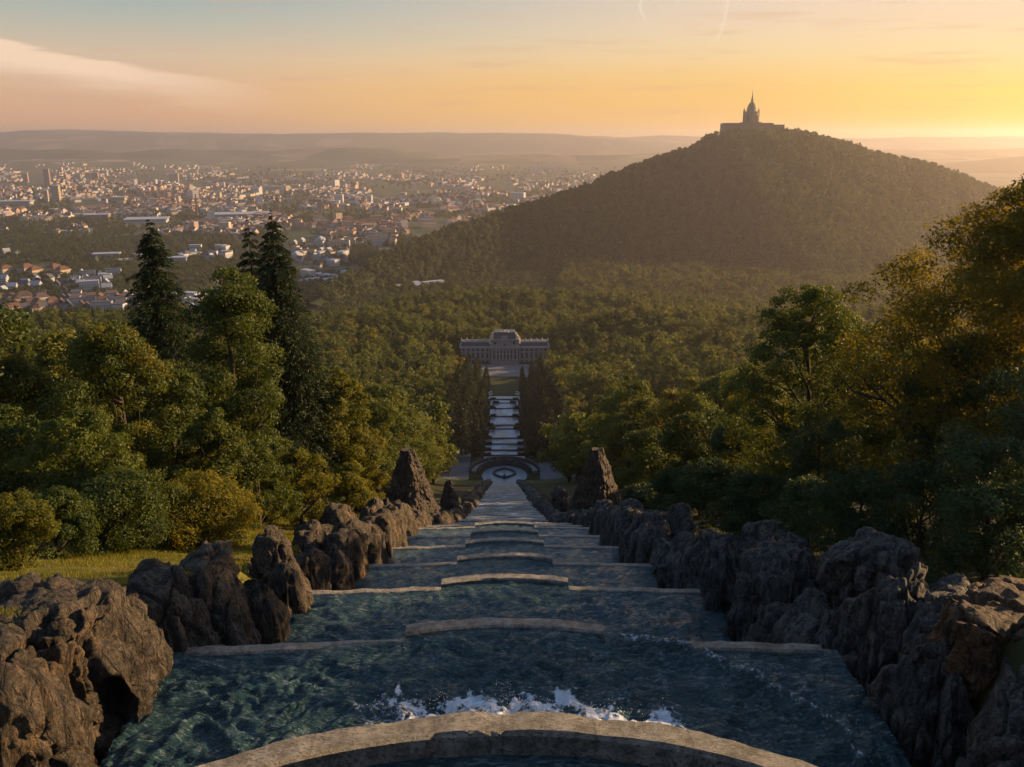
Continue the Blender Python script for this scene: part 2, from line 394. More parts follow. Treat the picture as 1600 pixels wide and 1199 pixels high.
# ------------------------------------------------------------------ terrain
PY = np.array([-80, 0, 9.3, 17.2, 27.4, 36.8, 45, 60, 85, 116, 180, 310, 337, 345, 489, 560, 640, 720, 900, 1100, 1300, 40000.])
PZ = np.array([22, -2.8, -6.6, -10.4, -14.6, -18.4, -21.5, -27.2, -37.8, -50, -73.8, -123, -123.4, -125, -144, -154, -157.5, -167, -195, -219, -222, -222])
def prof(y): return np.interp(y, PY, PZ)
def hw(y): return np.interp(y, [0, 72, 79, 300, 306], [6.5, 6.5, 4.75, 4.75, 4.75])
def gz(x, y):
    x = np.asarray(x, float); y = np.asarray(y, float); ax = np.abs(x)
    p = prof(y)
    cap = np.interp(y, [0, 60, 150, 300, 600, 800, 1000], [2.2, 4, 10, 18, 18, 7, 0])
    st_ = np.interp(y, [0, 70, 300, 310, 340, 350, 560, 575, 650, 660], [11, 11, 14, 30, 30, 13, 20, 52, 52, 10])
    rise = np.minimum(np.clip(ax-st_, 0, 999)*np.interp(y, [0, 60, 150], [.06, .08, .16]), cap)
    rough = fbm(x/14, y/14, 0, 3, 5)*np.clip((ax-st_)/20, 0, 1)*1.2 + fbm(x/3, y/3, 0, 2, 9)*.06
    edge = np.where(y < 300, .95, .25)
    z = p+edge+rise+rough
    ch = hw(y)+.9
    inch = 1-sstep(0, 1.3, ax-ch)
    z = np.where(y < 309, z-inch*(7.5+edge), z)
    r2 = np.hypot(x/8.8, (y-317.3)/10.4)
    z = np.where((y >= 309) & (y < 340), z-.9*(1-sstep(.95, 1.05, r2))*(y > 309), z)
    cor = (y >= 332.3) & (y < 500)
    z = np.where(cor, z-2.4*(1-sstep(8.3, 9.2, ax)), z)
    z = z+22*np.exp(-((y-985)/120)**2)*np.exp(-((x-40)/250)**2) + 5*fbm(x/120, y/120, 0, 3, 21)*sstep(640, 760, y)*(1-sstep(1150, 1500, y))
    far = sstep(6500, 8800, y)
    z = z+far*(30+26*fbm(x/1800, y/900, 0, 4, 31))+fbm(x/300, y/300, 0, 2, 40)*3*sstep(1200, 1500, y)
    return z
CR = [(440, 484, 1090), (480, 462, 1140), (520, 440, 1230), (600, 398, 1410), (700, 356, 1600), (800, 326, 1740), (900, 296, 1860), (990, 262, 1920), (1040, 243, 1950), (1080, 229, 1970),
      (1128, 203, 1990), (1170, 199, 2000), (1230, 203, 2000), (1280, 213, 2000), (1330, 227, 2000), (1440, 254, 2010), (1540, 289, 2020), (1640, 325, 2030), (1800, 380, 2050), (2000, 440, 2070)]
CW = np.array([P(a, b, c) for a, b, c in CR]); CW[:, 2] -= 8
def hillz(x, y):
    zc = np.interp(x, CW[:, 0], CW[:, 2], left=-240, right=-240); yc = np.interp(x, CW[:, 0], CW[:, 1])
    H = zc+232; Wd = np.maximum(130, H*2.75)
    u = np.clip(np.abs(y-yc)/Wd, 0, 1)
    g = (.5+.5*np.cos(pi*u))*.6+(1-u)*.4
    rav = (ridged(x/170, y/330, 0, 3, 77))*7*u*(1-u)*4*np.clip(H/150, 0, 1)+fbm(x/60, y/60, 0, 3, 3)*2.5*u
    return -232+H*g+rav
def grid(xs, ys, zf, mask=None, drop=None):
    Xg, Yg = np.meshgrid(xs, ys); Zg = zf(Xg, Yg)
    V = np.stack([Xg, Yg, Zg], -1).reshape(-1, 3)
    nx = len(xs); i = np.arange(len(ys)-1)[:, None]*nx+np.arange(nx-1)[None]
    Fq = np.stack([i, i+1, i+nx+1, i+nx], -1).reshape(-1, 4)
    return V, Fq
def sym(dx0, ratio, mx):
    a = [0.0]; d = dx0
    while a[-1] < mx: a.append(a[-1]+d); d *= ratio
    a = np.array(a); return np.concatenate([-a[:0:-1], a])
xs = sym(.55, 1.028, 22000)
ysn = np.arange(-60, 90, .8); d = .8; yl = [90.]
while yl[-1] < 15500: yl.append(yl[-1]+d); d = min(d*1.02, 140)
V, Fq = grid(xs, np.concatenate([ysn, yl]), gz)

m, t = mat('ground')
g_ = t.n('ShaderNodeNewGeometry').outputs['Position']
s_ = t.n('ShaderNodeSeparateXYZ', i0=g_); gy = s_.outputs[1]; gx = s_.outputs[0]
na = t.n('ShaderNodeTexNoise', Vector=g_, Scale=.9, Detail=8.0, Roughness=.65).outputs[0]
nbb = t.n('ShaderNodeTexNoise', Vector=g_, Scale=.01, Detail=5.0, Roughness=.6).outputs[0]
near = t.mix(t.ss(na, .35, .7), (.050, .056, .012), (.13, .115, .022))
near = t.mix(t.m('MULTIPLY', t.ss(t.n('ShaderNodeTexNoise', Vector=g_, Scale=.35, Detail=4.0).outputs[0], .52, .64), .6), near, (.16, .085, .03))
wood = t.mix(na, (.018, .022, .008), (.04, .04, .014))
town = t.mix(t.ss(nbb, .42, .6), (.035, .05, .022), (.085, .085, .06))
fv = t.n('ShaderNodeTexVoronoi', Vector=t.n('ShaderNodeVectorMath', _operation='MULTIPLY', i0=g_, i1=(.004, .0034, 0)).outputs[0], Scale=1.0, Randomness=.9).outputs['Color']
fr = t.n('ShaderNodeSeparateXYZ', i0=fv).outputs[0]
fields = t.ramp(fr, [(0, (.035, .045, .02)), (.45, (.05, .06, .025)), (.56, (.22, .16, .09)), (.64, (.26, .19, .11)), (.68, (.06, .08, .03)), (1, (.10, .10, .04))], 'CONSTANT')
c = t.mix(t.m('MAXIMUM', t.ss(gy, 62, 75), t.ss(gx, 2, 5)), near, wood)
lawn = t.m('MULTIPLY', t.ss(gy, 225, 255), t.m('SUBTRACT', 1.0, t.ss(gy, 298, 312)))
lawn2 = t.m('MULTIPLY', t.ss(gy, 488, 494), t.m('SUBTRACT', 1.0, t.ss(t.m('ABSOLUTE', gx), 18, 24)))
lawn = t.m('MAXIMUM', lawn, t.m('MULTIPLY', lawn2, t.m('SUBTRACT', 1.0, t.ss(gy, 560, 570))))
c = t.mix(lawn, c, (.040, .052, .018))
c = t.mix(t.ss(gy, 1120, 1180), c, town)
c = t.mix(t.ss(gy, 5600, 6600), c, fields)
b = t.n('ShaderNodeBump', Height=na, Strength=.6, Distance=.15)
out(t, pbr(t, c, .9, b.outputs[0], .15).outputs[0]); M_GROUND = m
tag(ob('ground', me_np('ground', V, [Fq], [M_GROUND], True)), 'grassy and wooded ground falling away to the wide town plain', kind='structure')

# wooded hill
hx = np.arange(-620, 2600, 14.); hy = np.arange(1150, 2750, 14.)
V, Fq = grid(hx, hy, hillz)
keep = (V[Fq][:, :, 2].max(1) > -229)
m, t = mat('hill_soil')
na = t.n('ShaderNodeTexNoise', Vector=t.n('ShaderNodeNewGeometry').outputs['Position'], Scale=.05, Detail=8.0, Roughness=.7).outputs[0]
out(t, pbr(t, t.mix(na, (.012, .02, .009), (.04, .045, .018)), .9, None, .1).outputs[0])
tag(ob('hill', me_np('hill', V, [Fq[keep]], [m], True)), 'tall wooded hill with a domed monument on its summit', kind='structure')

# far ranges
def rangez(x, y):
    a = .5+.5*fbm(x/3300, y/2500, 0, 4, 11)
    r1 = np.exp(-((y-9000)/1100)**2)*(95+70*fbm(x/1500, y/800, 0, 4, 51))
    r2 = sstep(10300, 13800, y)*(200+a*112+np.interp(x, [-9000, -3000, 2000, 9000], [30, 10, -20, -8]))*(1-.0*y)
    rr_ = np.exp(-(((x-4050)/900)**2+((y-6500)/700)**2))*120
    return -226+np.maximum(r1, r2)+rr_-8+20*sstep(13300, 15000, y)*fbm(x/900, 3, 0, 3, 4)
xs2 = np.concatenate([np.arange(-13000, 13001, 110.)]); ys2 = np.concatenate([np.arange(5200, 15400, 130.)])
V, Fq = grid(xs2, ys2, rangez)
keep = (V[Fq][:, :, 2].max(1) > -214)
m, t = mat('far_land')
g_ = t.n('ShaderNodeNewGeometry').outputs['Position']
fv = t.n('ShaderNodeTexVoronoi', Vector=t.n('ShaderNodeVectorMath', _operation='MULTIPLY', i0=g_, i1=(.0028, .0017, 0)).outputs[0], Scale=1.0).outputs['Color']
fr = t.n('ShaderNodeSeparateXYZ', i0=fv).outputs[0]
fc = t.ramp(fr, [(0, (.03, .045, .02)), (.6, (.05, .06, .03)), (.62, (.17, .13, .085)), (.8, (.07, .08, .03)), (1, (.1, .1, .05))], 'CONSTANT')
nn = t.n('ShaderNodeTexNoise', Vector=g_, Scale=.0012, Detail=4.0).outputs[0]
out(t, pbr(t, t.mix(t.ss(nn, .50, .62), fc, (.03, .045, .02)), .95, None, .05).outputs[0])
tag(ob('distant_hills', me_np('distant_hills', V, [Fq[keep]], [m], True)), 'low blue ranges along the horizon', kind='structure')

# ------------------------------------------------------------------ cascade: weirs and water
LIPS = [9.3, 17.2, 27.4, 36.8, 45, 52.6, 60, 66.5, 73]
LIPS += [81+4.6*i for i in range(50)]; LIPS = [y for y in LIPS if y < 307]
WHALF = {0: 5.8}
def arc_y(k, x):                                   # plan line of weir k (its downstream edge)
    y0 = LIPS[k]; x = np.asarray(x, float)
    if k == 0: return y0-x*x/(2*6.55)-x**4*.0006
    if k < 9:
        half = 2.15; return np.where(np.abs(x) <= half, y0+.40+.34*(1-(x/half)**2), y0-.06*(np.abs(x)-half))
    return y0+.25*(1-(x/hw(y0))**2)+0*x
ORD = ['first', 'second', 'third', 'fourth', 'fifth', 'sixth', 'seventh', 'eighth', 'ninth', 'tenth', 'eleventh', 'twelfth', 'thirteenth', 'fourteenth', 'fifteenth', 'sixteenth', 'seventeenth', 'eighteenth', 'nineteenth']
for te in ('twent', 'thirt', 'fort', 'fift', 'sixt', 'sevent', 'eight', 'ninet'): ORD += [te+'ieth']+[te+'y-'+q for q in ORD[:9]]
def weir(k):
    y0 = LIPS[k]; top = float(prof(y0)); h = float(hw(y0))+(.2 if k else .8)
    mb = MB()
    def strip(x0, x1, zt, nseg, th, yoff=0.0):
        xs_ = np.linspace(x0, x1, nseg+1); yo = arc_y(k, np.clip(xs_, x0+1e-4, x1-1e-4))+yoff
        jit = vn(xs_*2.3, k*3.1, 0, 5)*.03+vn(xs_*7, k, 0, 6)*.02; jz = vn(xs_*1.7, k*7., 1, 8)*.02+vn(xs_*6, k, 4, 9)*.012
        rows = [(yo, zt-2.6), (yo+jit, zt-.05+jz), (yo-.05+jit, zt+jz), (yo-th+.05, zt+jz*.5-.005), (yo-th, zt-.05), (yo-th, zt-2.6)]
        V = np.concatenate([np.stack([xs_, r[0], np.broadcast_to(r[1], xs_.shape)], 1) for r in rows])
        n = nseg+1; F_ = [(a*n+i, a*n+i+1, (a+1)*n+i+1, (a+1)*n+i) for a in range(5) for i in range(nseg)]
        b0 = mb.n; mb.add(V, F_)
        for e in (0, n-1): mb.F.setdefault(6, []).append(np.array([[b0+a*n+e for a in (range(6) if e == 0 else range(5, -1, -1))]]))
    if k == 0: strip(-h, h, top, 90, .42)
    elif k < 9:
        th = .34
        strip(-h, -2.153, top, 24, th); strip(2.153, h, top, 24, th)
        strip(-2.15, 2.15, top+.09, 30, th+.06)
    else: strip(-h, h, top+.03, 10, .3)
    names = ['broad curved stone weir rim nearest the viewer, at the bottom edge', 'second stone weir with raised arched middle, beyond the foaming pool', 'third arched stone weir, small raised middle', 'fourth arched stone weir down the cascade',
             'fifth stone weir down the cascade', 'sixth stone weir down the cascade', 'seventh stone weir, level with the end of the wide channel', 'eighth stone weir just above the rock pyramids', 'ninth stone weir, last of the wide cascade steps']
    o = mb.build('stone_weir', M_WEIR)
    if k < 9: tag(o, names[k], 'weir', 'stone weirs of the cascade')
    else: tag(o, '%s low stone weir from the top of the narrow lower cascade' % ORD[k-9], 'weir', 'low weirs of the lower cascade')
for k in range(len(LIPS)): weir(k)

# water: one sheet per pool, joined in one object
WV, WF, WA, WM = [], [], [], []
nW = 0
def waves(x, y, amp, sc_=1.0):
    wx = x+.35*fbm(x*.7, y*.7, 0, 2, 61); wy = y+.35*fbm(x*.7, y*.7, 3, 2, 67)
    wx = wx*sc_; wy = wy*sc_
    r = .42*(ridged(wx*1.15+.3*wy, wy*2.3, 0, 4, 91)-.6)+.34*fbm(wx*1.9, wy*3.4, 1, 4, 92)+.30*(ridged(wx*3.6-.8*wy, wy*6.2, 1, 3, 95)-.5)
    return amp*r
for k in range(len(LIPS)):
    ya = LIPS[k]; h = float(hw(ya+1))+.5
    if k+1 < len(LIPS): yb = LIPS[k+1]; lev = float(prof(yb))
    else: yb = 307.5; lev = -123.1
    lev -= .03
    if k == 0: res = .045
    elif k == 1: res = .09
    elif k < 9: res = .16
    else: res = .9
    segs = [(-h, -2.152), (-2.152, 2.152), (2.152, h)] if k+1 < 9 else [(-h, h)]
    for (sa_, sb_) in segs:
      nx = max(4, int((sb_-sa_)/res)); ny = max(3, int((yb-ya)/res))
      u = np.linspace(sa_, sb_, nx); v = np.linspace(0, 1, ny)
      U, Vv = np.meshgrid(u, v); ui = np.clip(U, sa_+.004, sb_-.004)
      a_ = arc_y(k, ui)-.1; b_ = arc_y(k+1, ui)-.2 if k+1 < len(LIPS) else np.full_like(U, yb)
      Yy = a_+(b_-a_)*Vv
      tp_ = 1-.93*np.exp(-np.abs(b_-Yy)/.35)
      if k < 2: Z_ = lev+waves(U, Yy, .135 if k == 0 else .10)*tp_
      elif k < 9: Z_ = lev+waves(U, Yy, .08)*tp_
      else: Z_ = lev+.06*fbm(U*.8, Yy*.8, 0, 2, 4)
      foam = .05*np.ones_like(U)
      dist_lip = b_-Yy
      if k == 0:
          Z_ += .05*np.exp(-((Vv-.93)/.10)**2)*(1-sstep(1.6, 2.1, np.abs(U)))
          # bow wave spreading right and left from the ends of the raised middle
          for sgn, am in ((1, 1.0), (-1, .35)):
              xr = np.abs(U)*1.0; side = (U*sgn > 0)
              yr = np.interp(xr+.12*vn(Yy*1.3, U, 0, 3), [2.1, 2.9, 3.66, 4.2, 4.6, 5.1, 5.65, 5.95, 6.15], [17.0, 16.95, 16.75, 16.35, 15.95, 15.4, 14.75, 14.1, 13.3])
              q = (Yy-yr)/(.17+.035*(xr-2))
              fade = sstep(2.0, 2.4, xr)*(1-sstep(6.1, 6.7, xr))*side*am
              Z_ += 0.24*np.exp(-q*q)*fade; Z_ -= .05*sstep(-.5, 1.5, q)*fade
              foam += .46*np.exp(-((q+.1)/.75)**2)*fade
          # white water where the sheet from the nearest rim lands
          yc = 14.45-U*U/26+.22*vn(U*1.3, 0, 0, 3); q = (Yy-yc)
          tong = ridged(U*1.7, Yy*1.1, 0, 3, 7)
          lim = .34+.36*tong+.25*vn(U*4.3, Yy*4.3, 0, 12)
          ends = 1-sstep(2.1, 3.5, np.abs(U-.4)+.4*vn(Yy*2, U*2, 0, 3))
          core = (1-sstep(-.25, .35, q-lim))*ends
          foam += (.42+.50*sstep(.1, 1.2, ridged(U*3.2+Yy, Yy*2.2, 0, 4, 17)))*core*(q > -2.5)+.18*np.exp(-(q/1.2)**2)*(np.abs(U) < 4)
          Z_ += core*(q > -1.2)*(.03+.055*np.clip(ridged(U*5.5, Yy*3.6, 0, 4, 8), 0, 1.3))*np.exp(-np.clip(q, 0, 2)**2/.2)
      elif k < 9:
          foam += .10*np.exp(-(dist_lip/.4)**2)+.35*np.exp(-(Vv/.18)**2)
      else:
          foam += .45*np.exp(-(dist_lip/.5)**2)+.25+.25*vn(U*.9, Yy*.6, 0, 9)
      idx = np.arange(ny-1)[:, None]*nx+np.arange(nx-1)[None]
      WV.append(np.stack([U, Yy, Z_], -1).reshape(-1, 3)); WF.append(np.stack([idx, idx+1, idx+nx+1, idx+nx], -1).reshape(-1, 4)+nW)
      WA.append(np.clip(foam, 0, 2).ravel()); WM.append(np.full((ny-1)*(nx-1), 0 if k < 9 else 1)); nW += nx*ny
    # falling sheet on the downstream face of weir k
    nx = 60 if k < 9 else 12
    u = np.linspace(-h+.3, h-.3, nx); tz = float(prof(ya))-(.10 if k else .35); rows = 10
    for r in range(1):
        vv = np.linspace(0, 1, rows); U, Vv = np.meshgrid(u, vv)
        Yy = arc_y(k, U)+.03+.16*Vv**.6+.03*vn(U*6, Vv, 0, 3); Z_ = tz+(lev-.1-tz)*Vv**1.6
        if k and k < 9: Z_ = Z_-.0
        idx = np.arange(rows-1)[:, None]*nx+np.arange(nx-1)[None]
        WV.append(np.stack([U, Yy, Z_], -1).reshape(-1, 3)); WF.append(np.stack([idx, idx+1, idx+nx+1, idx+nx], -1).reshape(-1, 4)+nW)
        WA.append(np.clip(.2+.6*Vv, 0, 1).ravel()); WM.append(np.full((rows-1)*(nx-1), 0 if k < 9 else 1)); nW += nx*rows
# water above the nearest rim (dark, low)
u = np.linspace(-7, 7, 150); v = np.linspace(0, 1, 60); U, Vv = np.meshgrid(u, v)
b_ = arc_y(0, U)-.25; Yy = 2+(b_-2)*Vv; Z_ = -6.9+waves(U, Yy, .03)
idx = np.arange(59)[:, None]*150+np.arange(149)[None]
WV.append(np.stack([U, Yy, Z_], -1).reshape(-1, 3)); WF.append(np.stack([idx, idx+1, idx+151, idx+150], -1).reshape(-1, 4)+nW); WA.append(np.full(U.size, .02)); WM.append(np.zeros(59*149)); nW += U.size
# basin pond
a = np.linspace(0, 2*pi, 65)[:-1]; rr_ = np.linspace(0, 1, 14)
Ra, Aa = np.meshgrid(rr_, a, indexing='ij')
WV.append(np.stack([8.6*Ra*np.cos(Aa), 317.3+10.2*Ra*np.sin(Aa), -123.12+.02*vn(Ra*9, Aa*3, 0, 2)], -1).reshape(-1, 3))
F_ = [(i*64+j, i*64+(j+1) % 64, (i+1)*64+(j+1) % 64, (i+1)*64+j) for i in range(13) for j in range(64)]
WF.append(np.array(F_)+nW); WA.append(np.full(Ra.size, .3)); WM.append(np.full(len(F_), 2)); nW += Ra.size
# stepped garden pools beyond the basin
POOLS = [(332.5, 340.8), (342, 352), (353.5, 364), (365.5, 377), (378.5, 399), (400.5, 408), (409.5, 433), (434.5, 457), (458.5, 476), (477.5, 488)]
pool_w = [8.3, 8.3, 8.3, 8.6, 7.2, 8.2, 7.0, 7.6, 6.0, 7.8]
for (a0, b0), pw in zip(POOLS, pool_w):
    zz = float(prof(b0))+.15
    xs_ = np.linspace(-pw, pw, 24); ys_ = np.linspace(a0, b0, 12); U, Yy = np.meshgrid(xs_, ys_)
    idx = np.arange(11)[:, None]*24+np.arange(23)[None]
    WV.append(np.stack([U, Yy, zz+0*U], -1).reshape(-1, 3)); WF.append(np.stack([idx, idx+1, idx+25, idx+24], -1).reshape(-1, 4)+nW)
    WA.append((.55+.5*vn(U*.3, Yy*.25, 0, 3)).ravel()); WM.append(np.full(253, 2)); nW += U.size
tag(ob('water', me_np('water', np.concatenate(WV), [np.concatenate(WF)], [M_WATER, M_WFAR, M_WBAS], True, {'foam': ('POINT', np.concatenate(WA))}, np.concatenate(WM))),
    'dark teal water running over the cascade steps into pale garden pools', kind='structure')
# spray droplets over the landing line
rs = np.random.RandomState(3)
mb = MB(); n = 600
xr = rs.normal(.15, 1.35, n); xr = xr[np.abs(xr-.15) < 2.9]
tongue = np.clip(ridged(xr*2.2, 0, 0, 3, 7), 0, 2)
OCT = np.array([(1, 0, 0), (-1, 0, 0), (0, 1, 0), (0, -1, 0), (0, 0, 1), (0, 0, -1)], float)
OF = np.array([(0, 2, 4), (2, 1, 4), (1, 3, 4), (3, 0, 4), (2, 0, 5), (1, 2, 5), (3, 1, 5), (0, 3, 5)])
hh = np.abs(rs.normal(0, .07, len(xr)))*(.4+tongue); yy = 14.55-xr*xr/26+.3*tongue+rs.normal(0, .16, len(xr))+hh*.5
rad = rs.uniform(.003, .009, len(xr))*np.clip(1.3-hh*2, .4, 1.3)
Vd = (OCT[None]*rad[:, None, None]+np.stack([xr, yy, -10.28+hh], 1)[:, None]).reshape(-1, 3)
Fd = (OF[None]+6*np.arange(len(xr))[:, None, None]).reshape(-1, 3)
M_SPRAY = simple('spray_white', (.8, .84, .9), .3, .05)
tag(ob('water_spray', me_np('water_spray', Vd, [Fd], [M_SPRAY], True)), 'white spray thrown up beyond the nearest weir', 'spray', kind='stuff')

# ------------------------------------------------------------------ rocks
ICO = {}
def ico(n):
    if n not in ICO:
        import bmesh
        bm = bmesh.new(); bmesh.ops.create_icosphere(bm, subdivisions=n, radius=1)
        ICO[n] = (np.array([v.co[:] for v in bm.verts]), np.array([[v.index for v in f.verts] for f in bm.faces])); bm.free()
    return ICO[n]
def rock_mesh(seed, sx, sy, sz, sub=5, e=3.2, flute=1.0, point=0.0, M=None, cave=None, eye=None, lean=0.0):
    N, T = ico(sub)
    q = np.abs(N)**e; Pn = N/(q.sum(1)**(1/e))[:, None]
    Pp = Pn*np.array([sx, sy, sz])
    if point: 
        k = np.clip((Pp[:, 2]/sz+1)/2, 0, 1); f = 1-point*k**1.5; Pp[:, 0] *= f; Pp[:, 1] *= f
    s = seed*3.7
    x, y, z = Pp[:, 0]+s, Pp[:, 1]-s, Pp[:, 2]+s*.5
    sc_ = min(sx, sy)
    rp = np.random.RandomState(seed+900)
    for _ in range(11):
        nv = rp.normal(size=3)*np.array([1, 1, .55]); nv /= np.linalg.norm(nv)
        sup = np.sqrt(((nv*np.array([sx, sy, sz]))**2).sum())*rp.uniform(.74, .98)
        ov = Pp@nv-sup; Pp = Pp-np.clip(ov, 0, 9)[:, None]*nv*.9
    d = .15*sc_*fbm(x/sc_*.9, y/sc_*.9, z/sc_*.7, 3, seed)
    wx_ = x+.25*fbm(x*1.3, y*1.3, z*.6, 2, seed+2); wy_ = y+.25*fbm(x*1.3, y*1.3, z*.6, 2, seed+3)
    d1, d2, cid = voro(wx_/sc_*1.25, wy_/sc_*1.25, z/sc_*.55, seed)
    ed_ = d2-d1
    d += .20*sc_*(cid-.5)*np.clip(ed_*5, 0, 1)-.20*sc_*np.exp(-(ed_/.055)**2)
    side = 1-np.abs(N[:, 2])**3
    wz = z+.5*fbm(x, y, z, 2, seed+5)
    cr_ = np.exp(-(vn(wx_*1.5, wy_*1.5, wz*.32, seed+9)/.07)**2); cr2 = np.exp(-(vn(wx_*3.4, wy_*3.4, wz*.8, seed+19)/.09)**2)
    d += flute*side*(.10*ridged(wx_*1.3, wy_*1.3, wz*.25, 3, seed+9)-.16*cr_-.055*cr2)
    d += -.05*np.exp(-(vn(x*.7, y*.7, z*2.3+fbm(x, y, z*.4, 2, seed)*.8, seed+44)/.07)**2)
    d += .05*ridged(x*3.5, y*3.5, z*2, 3, seed+30)+.016*fbm(x*14, y*14, z*9, 2, seed+33)
    d *= min(1, sc_*1.0)**.5
    Pp = Pp+N*d[:, None]
    lo, hi = Pp.min(0), Pp.max(0); tgt = np.array([sx*1.06, sy*1.06, sz])
    Pp = (Pp-(lo+hi)/2)*(2*tgt/(hi-lo))
    Pp[:, 1] += lean*(Pp[:, 2])
    def spot(px, py, o):
        Q = Pp+np.array(o); x_ = Q[:, 0]*cos(YAW)-Q[:, 1]*sin(YAW); y_ = Q[:, 0]*sin(YAW)+Q[:, 1]*cos(YAW)
        dp = y_*cos(PITCH)-Q[:, 2]*sin(PITCH); up = y_*sin(PITCH)+Q[:, 2]*cos(PITCH)
        near = np.hypot(800+F*x_/dp-px, 599.5-F*up/dp-py) < 14
        return Pp[np.where(near)[0][np.argmin(dp[near])]] if near.any() else None
    if cave is not None:
        (px_, py_, o, cr, cd) = cave; c_ = spot(px_, py_, o)
        if c_ is not None:
            v = (Pp-c_)*np.array([1, 1, .62]); k = np.exp(-(np.linalg.norm(v, axis=1)/cr)**4); dr = np.array([-.35, .9, -.1]); Pp += dr*(cd*k)[:, None]
    if eye is not None:
        (px_, py_, o, er) = eye; c_ = spot(px_, py_, o)
        if c_ is not None:
            dn = np.linalg.norm((Pp-c_)*np.array([.75, 1, 1.3]), axis=1)/er
            Pp += N*(.11*np.exp(-((dn-1)/.16)**2)+.10*np.exp(-(dn/.38)**2)-.10*np.exp(-((dn-.62)/.15)**2))[:, None]
    return me_np('rock', Pp, [T], [M or M_ROCK], True)
def rock(seed, x, y, z, sx, sy, sz, label, sub=4, group=None, rz=0.0, cat='rock', name='boulder', **kw):
    o = ob(name, rock_mesh(seed, sx, sy, sz, sub, **kw), None, (x, y, z), rz)
    return tag(o, label, cat, group)

M_RUST = rock_material('rusty_rock', (.045, .028, .02), (.20, .11, .055), (.28, .13, .045))
# big named rocks of the left wall: (x, y, ztop, zbottom, sx, sy, ...)
def wrock(seed, x, y, zt, zb, sx, sy, label, **kw):
    return rock(seed, x, y, (zt+zb)/2, sx, sy, (zt-zb)/2, label, **kw)
GL = 'rocks of the left cascade wall'; GR = 'rocks of the right cascade wall'
wrock(1, -7.9, 12.2, -7.35, -12.5, 1.25, 1.55, 'brown craggy rock filling the bottom left corner', sub=6, group=GL, e=3)
wrock(2, -8.4, 15.0, -8.05, -12.5, 1.75, 1.75, 'broad rounded boulder with an eye-shaped hollow and a dark cave at its foot', sub=6, group=GL, e=2.8, cave=(182, 1100, (-8.4, 15.0, -10.275), 0.31, 1.1), eye=(98, 968, (-8.4, 15.0, -10.275), .40))
wrock(3, -7.7, 18.0, -9.25, -15.2, 1.35, 1.75, 'fluted rock with warm side, next beyond the cave boulder', sub=6, group=GL, flute=1.5)
wrock(4, -7.6, 20.8, -10.45, -15.8, 1.25, 1.6, 'low topped upright rock beside the second weir on the left', sub=5, group=GL, flute=1.5)
wrock(5, -8.6, 23.6, -11.45, -13.7, 1.15, 1.05, 'blocky flat-topped boulder standing highest on the left wall', sub=5, group=GL, e=4.5, flute=.4)
wrock(6, -8.3, 22.6, -13.0, -16.0, .95, .9, 'round boulder under the blocky flat-topped one', sub=5, group=GL, flute=.5)
wrock(7, -7.3, 24.0, -12.5, -17.5, .75, .8, 'narrow upright orange-lit rock behind the blocky boulder', sub=5, group=GL, flute=2.0)
wrock(8, -7.0, 26.2, -13.0, -18.5, .8, .95, 'column rock with deep flutes and warm light on its right side', sub=5, group=GL, flute=2.2)
wrock(9, -7.9, 28.3, -12.85, -16.6, 1.05, 1.0, 'dark pointed boulder on the left wall above the lawn', sub=5, group=GL, point=.75, flute=.6)
wrock(10, -7.1, 27.6, -14.1, -18.7, .75, .7, 'small peaked rock in front of the dark pointed boulder', sub=5, group=GL, point=.6, flute=1.4)
wrock(11, -7.4, 30.6, -14.7, -19.0, .85, .9, 'rounded dark boulder just beyond the pointed one', sub=5, group=GL, flute=.7)
wrock(12, -6.9, 33.0, -15.6, -19.5, .8, .95, 'egg-shaped dark boulder on the left bank of the third pool', sub=5, group=GL, flute=.6)
# right wall
wrock(31, 8.1, 11.4, -7.9, -13, 1.5, 1.7, 'dark craggy rock filling the bottom right corner', sub=6, group=GR, M=M_ROCKD, flute=1.6)
wrock(32, 9.2, 14.3, -7.85, -9.6, 1.35, 1.2, 'cap boulder with a rusty orange sunlit top near the right edge', sub=6, group=GR, M=M_RUST, e=3.5, flute=.5)
wrock(33, 7.9, 14.4, -8.7, -14.5, 1.1, 1.2, 'dark fluted rock under the orange-topped boulder', sub=6, group=GR, M=M_ROCKD, flute=1.8)
wrock(34, 8.3, 16.9, -8.5, -14.5, 1.0, 1.2, 'tall round-headed dark rock on the right wall, second from the orange-topped one', sub=6, group=GR, M=M_ROCKD, flute=1.7)
wrock(35, 8.7, 19.3, -8.95, -11.0, 1.1, 1.0, 'tilted oval boulder resting on top of the right wall', sub=5, group=GR, M=M_ROCKD, e=2.6, flute=.5, lean=-.1)
wrock(36, 7.6, 19.0, -10.4, -15.6, .95, 1.35, 'dark rock below the tilted oval boulder, ending at the second weir', sub=5, group=GR, M=M_ROCKD, flute=1.6)
wrock(37, 7.85, 23.4, -11.1, -16.8, 1.35, 1.5, 'great dome-headed rock with drapery-like folds on the right wall', sub=6, group=GR, M=M_ROCKD, flute=2.4, e=2.8)
wrock(38, 7.3, 21.4, -12.0, -16.4, .85, .9, 'folded dark rock leaning on the near side of the great dome-headed rock', sub=5, group=GR, M=M_ROCKD, flute=2.2)
wrock(39, 7.4, 27.0, -12.6, -18.6, 1.15, 1.5, 'dark draped rock just beyond the great dome-headed one', sub=5, group=GR, M=M_ROCKD, flute=2.2)
wrock(40, 7.4, 30.2, -13.8, -19.2, 1.1, 1.4, 'wide dark fluted rock beside the third pool on the right', sub=5, group=GR, M=M_ROCKD, flute=2.0)
wrock(41, 7.2, 33.4, -15.6, -19.6, 1.0, 1.35, 'dark fluted rock next beyond the wide one on the right wall', sub=5, group=GR, M=M_ROCKD, flute=2.0)
